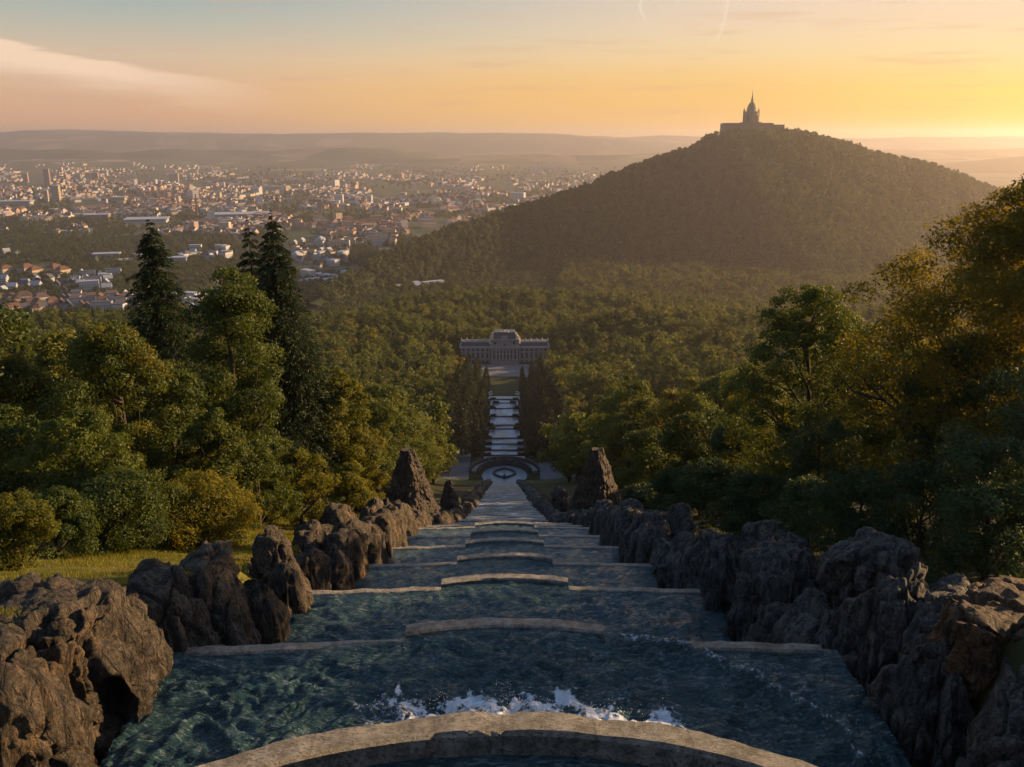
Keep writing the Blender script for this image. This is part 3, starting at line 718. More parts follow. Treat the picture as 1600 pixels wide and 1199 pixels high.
wrock(42, 9.4, 29.6, -13.3, -15.6, .95, .95, 'round bush-like dark boulder set back behind the right wall', sub=5, group=GR, M=M_ROCKD, flute=.3, e=2)

wrock(13, -10.4, 13.6, -8.6, -12, 1.5, 1.5, 'grey rock at the left edge behind the eye-marked boulder', sub=5, group=GL)
wrock(14, -9.0, 20.2, -11.3, -13, 1.0, 1.3, 'low grey rock set back beside the little lawn', sub=5, group=GL, flute=.5)
wrock(43, 10.3, 11.9, -7.7, -12, 1.5, 1.6, 'dark rock at the right edge below the orange-topped boulder', sub=5, group=GR, M=M_ROCKD)
wrock(44, 10.2, 17.0, -9.2, -12, 1.3, 1.4, 'dark rock set back behind the tall round-headed one', sub=5, group=GR, M=M_ROCKD)
wrock(45, 9.6, 21.6, -10.3, -14, 1.0, 1.2, 'dark rock set back between the oval boulder and the dome-headed rock', sub=5, group=GR, M=M_ROCKD)
wrock(46, 8.9, 15.7, -8.75, -12, 1.1, 1.2, 'dark rock wedged behind the right wall below the orange-topped boulder', sub=5, group=GR, M=M_ROCKD)
wrock(47, 9.2, 12.7, -7.95, -12, 1.2, 1.2, 'dark rock wedged under the orange-topped boulder, towards the right edge', sub=5, group=GR, M=M_ROCKD)
wrock(48, 8.7, 21.0, -10.9, -15, 1.0, 1.1, 'dark rock wedged beside the dome-headed rock on its near side', sub=5, group=GR, M=M_ROCKD)
wrock(49, 8.9, 25.6, -12.2, -16, 1.0, 1.2, 'dark rock wedged behind the dome-headed rock', sub=5, group=GR, M=M_ROCKD)
wrock(50, 8.2, 18.1, -9.8, -15, .9, 1.0, 'dark rock wedged below the tilted oval boulder, on its near side', sub=5, group=GR, M=M_ROCKD)
PROTO = {}
def proto_rock(side, i):
    key = (side, i)
    if key not in PROTO:
        PROTO[key] = rock_mesh(100+i+50*side, 1, 1.15, 2.1, 4, flute=1.7, point=(.35 if i % 3 == 1 else 0), M=M_ROCK if side == 0 else M_ROCKD)
    return PROTO[key]
def small_rock(side, x, y, zt, hgt, r, i, label, group):
    me = proto_rock(side, i % 7)
    o = ob('boulder', me, None, (x, y, zt-hgt/2), random.uniform(0, 6.28), (r, r, hgt/4.2))
    tag(o, label, 'rock', group)
random.seed(11)
for side, sg in ((0, -1), (1, 1)):
    y = 35.6 if side == 0 else 36.5; i = 0; no = ni = nl = nq = 0
    sd_ = 'left' if side == 0 else 'right'; start = 'egg-shaped boulder' if side == 0 else 'wide fluted rocks'
    while y < 306:
        h = float(hw(y)); r = random.uniform(.75, 1.1)*(1 if y < 120 else 1.45)
        zt = float(prof(y))+random.uniform(.9, 2.1)*(1 if y < 60 else .62)
        if y < 78:
            lab = '%s rock of the inner row down the %s bank from the %s' % (ORD[ni], sd_, start); ni += 1
        else:
            lab = '%s rock lining the %s bank below the pyramids, counted from the upper end' % (ORD[nl], sd_); nl += 1
        gr = 'rocks lining the %s bank %s' % (sd_, 'beside the middle pools' if y < 78 else 'of the lower cascade')
        small_rock(side, sg*(h+.55*r), y, zt, 5.0 if y < 78 else 4.2, r, i, lab, gr)
        if y < 110:
            if y >= 78: lab = '%s rock of the outer row beside the %s pyramid' % (ORD[nq], sd_); nq += 1
            if y < 78: lab = '%s rock of the outer row down the %s bank from the %s' % (ORD[no], sd_, start); no += 1
            small_rock(side, sg*(h+.55*r+random.uniform(1.2, 2.2)), y+random.uniform(-.6, .6), zt+random.uniform(-.7, .6), 4.2, r*random.uniform(.7, 1.0), i+3, lab, gr)
        y += r*1.55*(1 if y < 110 else 1.5); i += 1
# stone plinths and pyramids
def pyramid(sg, label):
    x = sg*(9.7 if sg < 0 else 9.3); y = 85.0; zb = float(P(640, 800, y)[2]); zt = float(P(640, 702, y)[2])
    nr = 90; k = 120
    H = zt-zb; V = []
    for j in range(nr+1):
        f = j/nr; hwid = 2.0*(1-f)**1.05+.60
        a = np.arange(k)*2*pi/k
        q = (np.abs(np.cos(a))**5+np.abs(np.sin(a))**5)**(-1/5.)
        rad = hwid*q
        xx, yy = np.cos(a)*rad, np.sin(a)*rad
        zz = f*H
        n_ = .10*ridged(xx*1.5+sg*9, yy*1.5, zz*.35, 3, 70)+.10*ridged(xx*3.1, yy*3.1+sg, zz*.9, 3, 71)-.14*np.exp(-(vn(xx*2.6+sg, yy*2.6, zz*.5, 5)/.1)**2)+.05*vn(xx*7, yy*7, zz*5, 3)
        rad = rad+n_-.18
        V.append(np.stack([np.cos(a)*rad, np.sin(a)*rad, zz+.1*vn(xx*2, yy*2, 1, 8)*(f > .9)], 1))
    V.append(np.array([[0, 0, H-.05]]))
    V = np.concatenate(V)
    F_ = [(j*k+i, j*k+(i+1) % k, (j+1)*k+(i+1) % k, (j+1)*k+i) for j in range(nr) for i in range(k)]
    T = [(nr*k+i, nr*k+(i+1) % k, (nr+1)*k) for i in range(k)]
    o = ob('rock_pyramid', me_np('rock_pyramid', V, [F_, T], [M_ROCK], False), None, (x, y, zb), R_(-28)*1)
    tag(o, label, 'rock pyramid', 'twin rock pyramids')
pyramid(-1, 'tall tapering rock pyramid on the left bank of the cascade')
pyramid(1, 'tall tapering rock pyramid on the right bank of the cascade')
zp = float(P(640, 800, 85)[2])
for sg, sd_ in ((-1, 'left'), (1, 'right')):
    rock(60+sg, sg*9.2, 83.2, zp-2.0, 4.3, 2.6, 2.1, 'low broad rock plinth under the %s pyramid' % sd_, sub=5, e=5, flute=1.6, M=M_ROCKD, name='rock_plinth', cat='rock plinth')
    rock(63+sg, sg*6.0, 90.5, zp-.8, 1.0, 1.0, 2.2 if sg < 0 else 1.6, 'small pointed rock beside the %s pyramid, on the channel side' % sd_, sub=5, point=.7, name='rock_spire', M=M_ROCK if sg < 0 else M_ROCKD)
    rock(66+sg, sg*13.6, 83.0, zp-.9, .9, .9, 1.8, 'narrow rock stump outside the %s pyramid' % sd_, sub=5, point=.65, name='rock_spire')
    rock(69+sg, sg*12.3, 80.5, zp-1.6, 1.0, .8, 1.6, 'low warm-lit rock at the outer foot of the %s pyramid' % sd_, sub=5, point=.4, name='boulder')
rock(75, 7.9, 82.0, zp-1.9, 1.2, 1.2, 1.5, 'dark rounded boulder before the right pyramid', sub=5, e=2, flute=.4, M=M_ROCKD)

# ------------------------------------------------------------------ trees
def leaves(C, Nn, s, asp=.5, rs=None, down=None):
    n = len(C); r = rs.normal(size=(n, 3))
    Nn = Nn/np.linalg.norm(Nn, axis=1)[:, None]
    if down is not None: r = down+.35*r
    u = r-(r*Nn).sum(1)[:, None]*Nn; u /= (np.linalg.norm(u, axis=1)[:, None]+1e-9)
    w = np.cross(Nn, u); s = s[:, None]
    V = np.stack([C-u*s, C+w*s*asp+Nn*s*.12, C+u*s, C-w*s*asp+Nn*s*.12], 1).reshape(-1, 3)
    return V, np.arange(4*n).reshape(-1, 4)
def envelope(f, shape):
    f = np.clip(f, 0, 1)
    if shape == 'round': return np.sqrt(np.clip(1-((f-.45)/.56)**2, 0, 1))
    if shape == 'tall': return np.clip(1-((f-.38)/.63)**2, 0, 1)**.55
    if shape == 'bush': return np.sqrt(np.clip(1-(np.clip(f-.3, 0, 1)/.72)**2, 0, 1))
    if shape == 'dome': return np.where(f < .45, .85+.33*f, np.clip(1-((f-.45)/.56)**1.5, 0, 1))
    if shape == 'spread': return np.clip(1-((f-.58)/.47)**2, 0, 1)**.5*np.where(f < .58, .9+.1*f, 1)
def crown_mesh(seed, R, H, z0, ncl, nleaf, leaf, shape, mat_, clr=.26, flat=.75, twigs=False):
    rs = np.random.RandomState(seed)
    f = rs.beta(1.3, 1.0, ncl*3); a = rs.uniform(0, 2*pi, ncl*3); q = rs.uniform(0, 1, ncl*3)**.42
    rad = R*envelope(f, shape)*q*.88
    lob = 1+.22*np.sin(a*2+seed)+.16*np.sin(a*3+f*5+seed*2)
    C = np.stack([rad*lob*np.cos(a), rad*lob*np.sin(a), z0+f*(H-z0)*.97], 1)[:ncl]
    cr = R*clr*rs.uniform(.55, 1.25, ncl)*np.clip(envelope(f[:ncl], shape)+.35, .4, 1.1)
    wgt = cr**2; k = rs.choice(ncl, nleaf, p=wgt/wgt.sum())
    d = rs.normal(size=(nleaf, 3)); d[:, 2] += .35; d /= np.linalg.norm(d, axis=1)[:, None]
    rr = cr[k]*rs.uniform(.35, 1.12, nleaf)**.55
    off = d*rr[:, None]; off[:, 2] *= flat
    off *= (1+.35*vn(d[:, 0]*2.2+k, d[:, 1]*2.2, d[:, 2]*2.2, seed))[:, None]
    Cc = C[k]+off
    Nn = d+.55*rs.normal(size=(nleaf, 3))
    s = leaf*rs.uniform(.6, 1.25, nleaf)
    V, Q = leaves(Cc, Nn, s, .5, rs)
    tint = np.clip(rs.uniform(0, 1, ncl)[k]*.6+rs.uniform(0, .45, nleaf), 0, 1)
    return me_np('crown', V, [Q], [mat_], False, {'tint': ('FACE', tint)}), C, cr
def limb_mesh(seed, H, z0, r0, C, nl=16, top=.85):
    rs = np.random.RandomState(seed); mb = MB()
    tw = np.cumsum(rs.normal(0, .012*H, (9, 2)), 0); zt = np.linspace(-.6, H*top, 9)
    T = np.stack([tw[:, 0]*np.linspace(0, 1, 9), tw[:, 1]*np.linspace(0, 1, 9), zt], 1)
    mb.tube(T, r0*(1-np.linspace(0, .9, 9))+.01, 8)
    o = np.argsort(rs.uniform(size=len(C)))[:nl]
    for i in o:
        c = C[i]; zb = max(z0*.7, c[2]-np.hypot(c[0], c[1])*rs.uniform(.6, 1.2)-.4); zb = min(zb, H*top*.95)
        k = np.interp(zb, zt, np.arange(9)); st_ = np.array([np.interp(zb, zt, T[:, 0]), np.interp(zb, zt, T[:, 1]), zb])
        u = np.linspace(0, 1, 6)[:, None]; mid = (st_+c)/2+np.array([0, 0, -.08*H*rs.uniform(0, 1)])+rs.normal(0, .02*H, 3)
        Pp = (1-u)**2*st_+2*u*(1-u)*mid+u*u*c
        rb = r0*.42*(1-zb/H*.6)
        mb.tube(Pp, rb*(1-np.linspace(0, .85, 6))+.008, 5)
        for _ in range(3):
            s0 = Pp[rs.randint(2, 5)]; e = c+rs.normal(0, .06*H, 3)
            mb.tube([s0, (s0+e)/2+rs.normal(0, .01*H, 3), e], [rb*.35+.006, rb*.22+.005, .006], 4)
    return mb.mesh('trunk', [M_BARK], True)
def conifer_mesh(seed, R, H, z0, nb, ncard, card, mat_, droop=.34, exp=.85, nw=30):
    rs = np.random.RandomState(seed); n = nb*ncard
    lev = 1-(1-rs.uniform(0, 1, nb))**.62; lev = np.where(lev < .9, np.round(lev*nw)/nw, lev); lev = np.clip(lev+rs.normal(0, .24/nw, nb), 0, 1)
    f = np.repeat(lev, ncard); a0 = rs.uniform(0, 2*pi, nb); a = np.repeat(a0, ncard)
    lump = 1+.16*np.sin(a0*2+lev*9+seed)
    L = R*((1-f)**exp+.02)*np.repeat(rs.uniform(.62, 1.12, nb)*lump, ncard)
    s = rs.uniform(.05, 1, n)**.8
    zb = z0+f*(H-z0)
    w = rs.normal(0, 1, n)*.15*L*(1-s*.75)
    x = s*L; z = zb+.16*L*np.sin(s*2.4)-droop*L*s**1.7-np.abs(rs.normal(0, card*.75, n))*np.clip(L/(.3*R+.01), .2, 1)+.16*L*np.clip(s-.82, 0, 1)
    ca, sa = np.cos(a), np.sin(a)
    C = np.stack([x*ca-w*sa, x*sa+w*ca, z], 1)
    outd = np.stack([ca, sa, -.45*np.ones(n)], 1)+np.stack([-sa, ca, 0*ca], 1)*np.sign(w)[:, None]*.6
    Nn = np.stack([.3*ca, .3*sa, np.ones(n)], 1)+.5*rs.normal(size=(n, 3))
    V, Q = leaves(C, Nn, card*rs.uniform(.6, 1.2, n)*np.clip(.35+L/(.3*R+.01)*.65, .3, 1), .24, rs, outd)
    tint = np.clip(np.repeat(rs.uniform(0, .6, nb), ncard)+rs.uniform(-.1, .3, n)+.35*(s > .75), 0, 1)
    return me_np('crown', V, [Q], [mat_], False, {'tint': ('FACE', tint)})
def cone_trunk(H, r): 
    mb = MB(); mb.tube([(0, 0, -.6), (.02, 0, H*.5), (0, 0, H*.97)], [r, r*.6, r*.08], 7); return mb.mesh('trunk', [M_BARK], True)

def tree_thing(name, cm, tm, loc, label, group, cat='tree', rz=0.0):
    t_ = empty(name, loc, rz); tag(t_, label, cat, group)
    ob('crown', cm, t_); ob('trunk', tm, t_); return t_
def near_tree(seed, px, py, Yd, Rpx, kind, label, mat_=None, nleaf=14000, leaf=.10, ncl=70, group='broadleaf trees near the cascade', z0f=.12, sh=None):
    top = P(px, py, Yd); x = float(top[0]); zb = float(gz(x, Yd)); H = float(top[2])-zb
    d = project(tuple(top))[2]; R = Rpx*d/F
    if kind != 'conifer': nleaf = int(nleaf*1.35); leaf *= .78
    if kind == 'conifer':
        cm = conifer_mesh(seed, R, H, z0f*H, int(nleaf/60), 60, leaf, M_NEED, exp=.8 if sh is None else sh, nw=int((1-z0f)*H/.62))
        return tree_thing('spruce_tree', cm, cone_trunk(H, .022*H*.55), (x, Yd, zb), label, 'spruces on the left slope')
    shp = {'broad': 'tall', 'round': 'round', 'bush': 'bush', 'spread': 'spread', 'airy': 'round', 'dome': 'dome'}[kind]
    cm, C, cr = crown_mesh(seed, R, H, z0f*H, ncl, nleaf, leaf, shp, mat_ or M_LEAF, clr={'spread': .17, 'dome': .13, 'airy': .155}.get(kind, .24), flat={'spread': .5, 'dome': .55, 'airy': .6}.get(kind, .75))
    tm = limb_mesh(seed, H, z0f*H+.05*H, .018*H+.03, C, 24 if kind in ('spread', 'airy', 'dome') else 14)
    return tree_thing('broadleaf_tree' if kind != 'bush' else 'shrub', cm, tm, (x, Yd, zb), label, group if kind != 'bush' else 'shrubs by the cascade walls', 'tree' if kind != 'bush' else 'shrub')
NT_ = near_tree
# left side
NT_(1, 233, 338, 52, 76, 'conifer', 'open spruce with bare lower trunk, leftmost of the three tall spruces', nleaf=30000, leaf=.15, z0f=.46, sh=.72)
NT_(2, 387, 338, 64, 78, 'conifer', 'narrow spruce half hidden behind the tallest one', nleaf=42000, leaf=.17, z0f=.10, sh=.72)
NT_(3, 424, 327, 60, 112, 'conifer', 'tallest dense spruce with drooping layered boughs', nleaf=105000, leaf=.165, z0f=.06, sh=.70)
NT_(4, 352, 402, 49, 92, 'broad', 'tall dark broadleaf tree between the open spruce and the tallest spruce', nleaf=42000, leaf=.115, ncl=120, z0f=.04)
NT_(5, 172, 498, 40, 92, 'broad', 'dark bushy broadleaf tree at the left with golden top shoots', nleaf=36000, leaf=.10, ncl=100, mat_=M_LEAF, z0f=.04)
NT_(6, 262, 560, 43, 75, 'broad', 'mid green broadleaf tree under the open spruce', nleaf=22000, leaf=.10, ncl=80, z0f=.03)
NT_(7, 118, 640, 33, 88, 'bush', 'rounded dark green shrub mass left of centre, below the golden-topped tree', nleaf=26000, leaf=.085, ncl=80, z0f=0)
NT_(8, 28, 560, 62, 90, 'broad', 'yellow-green tree at the left edge of the picture', mat_=M_LEAFY, nleaf=22000, leaf=.15, ncl=70, z0f=.05)
NT_(9, 15, 770, 22.5, 62, 'bush', 'sunlit yellow shrub touching the left edge above the rocks', mat_=M_LEAFY, nleaf=15000, leaf=.055, ncl=60, z0f=0)
NT_(10, 75, 770, 27, 75, 'bush', 'low leafy shrub next to the yellow one at the left edge', nleaf=18000, leaf=.065, ncl=60, z0f=0)
NT_(11, 185, 745, 30, 95, 'bush', 'wide shrub at the back of the small lawn', nleaf=24000, leaf=.07, ncl=80, z0f=0)
NT_(12, 310, 745, 33, 92, 'bush', 'golden green hanging shrub bordering the lawn on its right', mat_=M_LEAFY, nleaf=24000, leaf=.07, ncl=80, z0f=0)
NT_(13, 395, 690, 43, 62, 'bush', 'dense shrub at the foot of the tallest spruce', nleaf=16000, leaf=.09, ncl=60, z0f=0)
NT_(14, 464, 700, 46, 52, 'bush', 'rounded bright green shrub below the right skirt of the tallest spruce', mat_=M_LEAFY, nleaf=15000, leaf=.09, ncl=50, z0f=0)
NT_(15, 523, 570, 62, 56, 'broad', 'slim yellow-green tree right of the tallest spruce', mat_=M_LEAFY, nleaf=22000, leaf=.14, ncl=80, z0f=.03)
NT_(16, 542, 725, 56, 44, 'bush', 'leafy shrub above the left wall before the pyramid', mat_=M_LEAFY, nleaf=13000, leaf=.10, ncl=50, z0f=0)
NT_(17, 566, 662, 92, 44, 'broad', 'rounded tree just left of the left pyramid', mat_=M_LEAFY, nleaf=15000, leaf=.16, ncl=60, z0f=.03)
NT_(18, 330, 640, 40, 70, 'broad', 'dark leafy tree in front of the tall broadleaf one', nleaf=20000, leaf=.10, ncl=80, z0f=.02)
NT_(19, -70, 640, 40, 120, 'broad', 'broadleaf tree cut by the left edge of the picture', nleaf=14000, leaf=.13, ncl=70)
NT_(20, 445, 560, 75, 70, 'broad', 'golden tree glimpsed behind the skirt of the tallest spruce', mat_=M_LEAFY, nleaf=12000, leaf=.17, ncl=60)
# right side
GB = 'broadleaf trees right of the cascade'
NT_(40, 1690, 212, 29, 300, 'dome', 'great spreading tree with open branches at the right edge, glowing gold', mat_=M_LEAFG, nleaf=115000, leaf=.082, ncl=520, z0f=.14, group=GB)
NT_(41, 1283, 440, 42, 128, 'airy', 'airy branching tree left of the great spreading one', mat_=M_LEAF, nleaf=66000, leaf=.09, ncl=260, z0f=.14, group=GB)
NT_(42, 1415, 545, 37, 105, 'broad', 'dim tree filling the gap between the airy tree and the great one', mat_=M_LEAF, nleaf=26000, leaf=.09, ncl=90, group=GB)
NT_(43, 1185, 590, 50, 70, 'round', 'leafy tree at the left foot of the airy branching tree', mat_=M_LEAFY, nleaf=20000, leaf=.11, ncl=80, group=GB)
NT_(44, 1100, 640, 60, 66, 'round', 'rounded tree with golden crown top, well right of the right pyramid', mat_=M_LEAF, nleaf=18000, leaf=.13, ncl=80, group=GB)
NT_(45, 1022, 668, 80, 60, 'round', 'rounded tree next to the right pyramid', mat_=M_LEAF, nleaf=15000, leaf=.16, ncl=70, group=GB)
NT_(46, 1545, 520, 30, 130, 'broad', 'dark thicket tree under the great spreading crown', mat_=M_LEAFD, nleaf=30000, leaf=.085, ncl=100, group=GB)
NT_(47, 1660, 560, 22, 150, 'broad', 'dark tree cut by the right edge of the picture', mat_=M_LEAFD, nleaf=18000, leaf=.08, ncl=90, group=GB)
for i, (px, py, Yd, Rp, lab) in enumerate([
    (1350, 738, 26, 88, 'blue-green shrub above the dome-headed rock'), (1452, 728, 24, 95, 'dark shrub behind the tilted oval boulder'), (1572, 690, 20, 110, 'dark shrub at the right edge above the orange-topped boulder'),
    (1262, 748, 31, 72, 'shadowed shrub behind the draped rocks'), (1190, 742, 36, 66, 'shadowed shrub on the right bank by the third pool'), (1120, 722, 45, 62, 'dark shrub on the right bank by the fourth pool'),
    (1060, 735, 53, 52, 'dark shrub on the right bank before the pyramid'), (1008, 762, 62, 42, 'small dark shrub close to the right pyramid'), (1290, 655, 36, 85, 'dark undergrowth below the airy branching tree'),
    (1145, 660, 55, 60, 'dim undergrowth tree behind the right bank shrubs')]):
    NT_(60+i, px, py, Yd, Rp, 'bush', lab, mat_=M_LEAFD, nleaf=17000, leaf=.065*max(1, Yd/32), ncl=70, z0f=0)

# tree kinds of the wood (low-detail crowns, unit trees: height 14 m)
KIN = []
for i, (R_c, H_c, shp, mt) in enumerate([(4.6, 14, 'round', M_FAR), (4.0, 15.5, 'tall', M_FAR), (5.2, 13, 'round', M_FAR), (4.4, 14.5, 'bush', M_FAR)]):
    cm, C, cr = crown_mesh(200+i, R_c, H_c, 2.0, 40, 3200, .34, shp, mt, clr=.27)
    mb = MB(); mb.tube([(0, 0, -1), (.1, 0, 6), (0, .1, 11)], [.34, .24, .06], 6)
    KIN.append((cm, mb.mesh('trunk', [M_BARK], True), crown_mesh(260+i, R_c, H_c, 1.4, 60, 14000, .17, shp, mt, clr=.25)[0]))
CON = [(conifer_mesh(230+i, 3.1, 16, .6, 150, 30, .44, M_NEED, exp=.7, nw=16), cone_trunk(16, .25)) for i in range(2)]
HIL = [crown_mesh(240+i, 5.2, 12, 0.5, 26, 520, .95, s_2, M_HILL, clr=.30)[0] for i, s_2 in enumerate(['round', 'tall', 'bush'])]

def scatter(x0, x1, y0, y1, sp, seed, ok):
    rs = np.random.RandomState(seed)
    gx_, gy_ = np.meshgrid(np.arange(x0, x1, sp), np.arange(y0, y1, sp))
    x = (gx_+rs.uniform(-.42, .42, gx_.shape)*sp).ravel(); y = (gy_+rs.uniform(-.42, .42, gx_.shape)*sp).ravel()
    k = ok(x, y); return x[k], y[k]
def clear(y): return np.interp(y, [40, 60, 66, 100, 220, 290, 300, 336, 338, 560, 572, 648, 660], [24, 24, 20, 13, 14, 21, 25, 25, 24, 24, 33, 33, 0])
def infr(x, y, m=.64, o=14): return (np.abs(x-.01*y) < m*y+o)
x, y = scatter(-760, 1000, 62, 1560, 7.6, 5, lambda x, y: infr(x, y, .60, 10) & ((y < np.where(x < -130, 900, 1120)) | ((x > 60+(y-1120)*.1) & (hillz(x, y) < -223))) & (np.abs(x) > clear(y)+2.5) & ~((y < 92) & (np.abs(x) < 26)) & ~((y > 566) & (y < 650) & (np.abs(x) < 35.5))
    & (vn(x/11, y/11, 0, 4) > -.62))
rs = np.random.RandomState(8)
z = gz(x, y); dist = np.hypot(x, y)
scl = rs.uniform(.58, 1.38, len(x))*(1+.16*vn(x/60, y/60, 0, 12))*np.interp(y, [60, 140, 300, 700], [.75, .9, 1.12, 1.18])
scl = np.where((x < -130) & (y > 700), scl*.84, scl)
scl = np.where((np.abs(x) < 60) & (y > 560) & (y < 660), scl*.8, scl)
order = np.argsort(dist/scl); NI = 215
WOODL = {0: 'rounded woodland tree', 1: 'tall oval woodland tree', 2: 'broad spreading woodland tree', 3: 'bushy low-branched woodland tree'}
protos = {}
MARKS = [(0, 'the yellow shrub at the left edge'), (90, 'the rounded dark shrub mass'), (172, 'the golden-topped bushy tree'), (233, 'the open spruce'), (352, 'the tall dark broadleaf tree'), (424, 'the tallest spruce'),
         (523, 'the slim yellow-green tree'), (590, 'the wall before the left pyramid'), (640, 'the left pyramid'), (700, 'the left plaza'), (880, 'the right plaza'), (936, 'the right pyramid'), (1022, 'the rounded tree by the right pyramid'),
         (1100, 'the golden-crowned tree'), (1185, 'the leafy tree below the airy one'), (1285, 'the airy branching tree'), (1415, 'the gap before the great tree'), (1600, 'the great spreading tree')]
kinds = rs.randint(0, 4, len(x))
for i in order[:NI]:
    k = int(kinds[i]); fine = bool(dist[i] < 190); sd_ = 'left' if x[i] < 0 else 'right'
    zone = ('on the near slope' if y[i] < 130 else 'on the middle slope')
    lab = '%s %s %s of the cascade' % (WOODL[k], zone, sd_)
    grp = 'woodland trees %s %s, %s' % (zone, sd_, WOODL[k])
    loc = (float(x[i]), float(y[i]), float(z[i])-.3)
    ppx = project((loc[0], loc[1], loc[2]+12))
    if 1:
        mark = min(MARKS, key=lambda m_: abs(m_[0]-ppx[0]))[1]
        lab = '%s %s beyond %s' % (WOODL[k], 'low down' if y[i] < 105 else 'up the near slope' if y[i] < 130 else 'on the middle slope' if y[i] < 165 else 'on the far slope', mark); grp = lab+', look-alikes'
    kk = (k, fine)
    if kk not in protos:
        t_ = empty('woodland_tree', loc, rs.uniform(0, 6.28)); ob('crown', KIN[k][2 if fine else 0], t_); ob('trunk', KIN[k][1], t_); protos[kk] = t_; t_.scale = (scl[i],)*3
    else: t_ = copy_tree(protos[kk], loc, rs.uniform(0, 6.28), float(scl[i]))
    tag(t_, lab, 'tree', grp)
rest = order[NI:]

# avenue of dark conifers flanking the garden pools
rs2 = np.random.RandomState(4); cproto = []
for sg in (-1, 1):
    yv = 332.2; cn = 0
    while yv < 560:
        for row, (xo, hs) in enumerate(((11.3, .85), (17, 1.15), (22.5, 1.3))):
            if row == 0 and yv < 341: continue
            s_2 = hs*rs2.uniform(.75, 1.15)*(1.3 if yv < 440 else .95)
            xx = sg*(xo+rs2.uniform(-.7, .9)); y2 = yv+rs2.uniform(-1.6, 1.6)+row*2.5
            loc = (xx, y2, float(gz(xx, y2))-.2); k = rs2.randint(0, 2)
            if len(cproto) < 2: k = len(cproto); t_ = empty('conifer_tree', loc); ob('crown', CON[k][0], t_); ob('trunk', CON[k][1], t_); t_.scale = (s_2,)*3; cproto.append(t_)
            else: t_ = copy_tree(cproto[k], loc, rs2.uniform(0, 6.28), s_2)
            tag(t_, '%s dark conifer from the basin in the %s row %s of the garden pools' % (ORD[cn], ('inner', 'middle', 'outer')[row], 'left' if sg < 0 else 'right'), 'conifer', 'conifers of the avenue, %s %s row' % (('inner', 'middle', 'outer')[row], 'left' if sg < 0 else 'right'))
        yv += 5.4; cn += 1

def instances(name, pts, sc_, var, srcs, label, cat):
    me = bpy.data.meshes.new(name); me.vertices.add(len(pts)); me.vertices.foreach_set('co', np.asarray(pts, np.float32).ravel())
    for nm, arr, ty in (('sc', sc_, 'FLOAT'), ('rz', np.random.RandomState(1).uniform(0, 6.28, len(pts)), 'FLOAT')):
        at = me.attributes.new(nm, ty, 'POINT'); at.data.foreach_set('value', np.asarray(arr, np.float32))
    at = me.attributes.new('var', 'INT', 'POINT'); at.data.foreach_set('value', np.asarray(var, np.int32))
    o = ob(name, me); ng = bpy.data.node_groups.new(name, 'GeometryNodeTree')
    ng.interface.new_socket('Geometry', in_out='INPUT', socket_type='NodeSocketGeometry'); ng.interface.new_socket('Geometry', in_out='OUTPUT', socket_type='NodeSocketGeometry')
    N = ng.nodes.new; gi = N('NodeGroupInput'); go = N('NodeGroupOutput'); ip = N('GeometryNodeInstanceOnPoints'); L = ng.links.new
    g2i = N('GeometryNodeGeometryToInstance')
    for s_2 in reversed(srcs):
        oi = N('GeometryNodeObjectInfo'); oi.inputs['Object'].default_value = s_2; oi.transform_space = 'ORIGINAL'; L(oi.outputs['Geometry'], g2i.inputs[0])
    def attr(nm, ty):
        a = N('GeometryNodeInputNamedAttribute'); a.data_type = ty; a.inputs[0].default_value = nm; return a.outputs[0]
    L(gi.outputs[0], ip.inputs['Points']); L(g2i.outputs[0], ip.inputs['Instance']); ip.inputs['Pick Instance'].default_value = True
    L(attr('var', 'INT'), ip.inputs['Instance Index'])
    cx = N('ShaderNodeCombineXYZ'); L(attr('rz', 'FLOAT'), cx.inputs[2]); L(cx.outputs[0], ip.inputs['Rotation'])
    cs = N('ShaderNodeCombineXYZ'); a_ = attr('sc', 'FLOAT'); [L(a_, cs.inputs[q]) for q in range(3)]; L(cs.outputs[0], ip.inputs['Scale'])
    L(ip.outputs[0], go.inputs[0])
    md = o.modifiers.new('scatter', 'NODES'); md.node_group = ng
    return tag(o, label, cat, kind='stuff')
crown_src = [[c for c in protos[(k, False)].children if c.name.startswith('crown')][0] for k in range(4)]
con_src = [c for c in cproto[0].children if c.name.startswith('crown')][0]
vr = kinds[rest].copy(); vr[rs.uniform(size=len(rest)) < .11] = 4
instances('forest', np.stack([x[rest], y[rest], z[rest]-.3], 1), scl[rest], vr, crown_src+[con_src], 'dense mixed woodland covering the valley around the palace', 'forest')

# woods on the hill: three real trees at its foot lend their crowns to the rest
hx_, hy_ = scatter(-520, 2000, 1180, 2080, 9.4, 9, lambda x, y: (hillz(x, y) > -224) & infr(x, y, .60, 30) & (y < np.interp(x, CW[:, 0], CW[:, 1])+45) & ~((np.abs(x-522) < 74) & (np.abs(y-1995) < 24)))
hz_ = hillz(hx_, hy_); rs = np.random.RandomState(12); o_ = np.argsort(hy_)
lone = []
for k in range(3):
    i = o_[k*3+2]; t_ = empty('hillside_tree', (float(hx_[i]), float(hy_[i]), float(hz_[i])-1)); c_ = ob('crown', HIL[k], t_); ob('trunk', KIN[0][1], t_); lone.append(c_)
    tag(t_, 'small dark tree at the near foot of the wooded hill', 'tree', 'trees at the foot of the hill')
hs = rs.uniform(.7, 1.45, len(hx_))*(1+.2*vn(hx_/50, hy_/50, 0, 3))
instances('hill_forest', np.stack([hx_, hy_, hz_-1.2], 1), hs, rs.randint(0, 3, len(hx_)), lone, 'dark woodland covering the hill below the monument', 'forest')

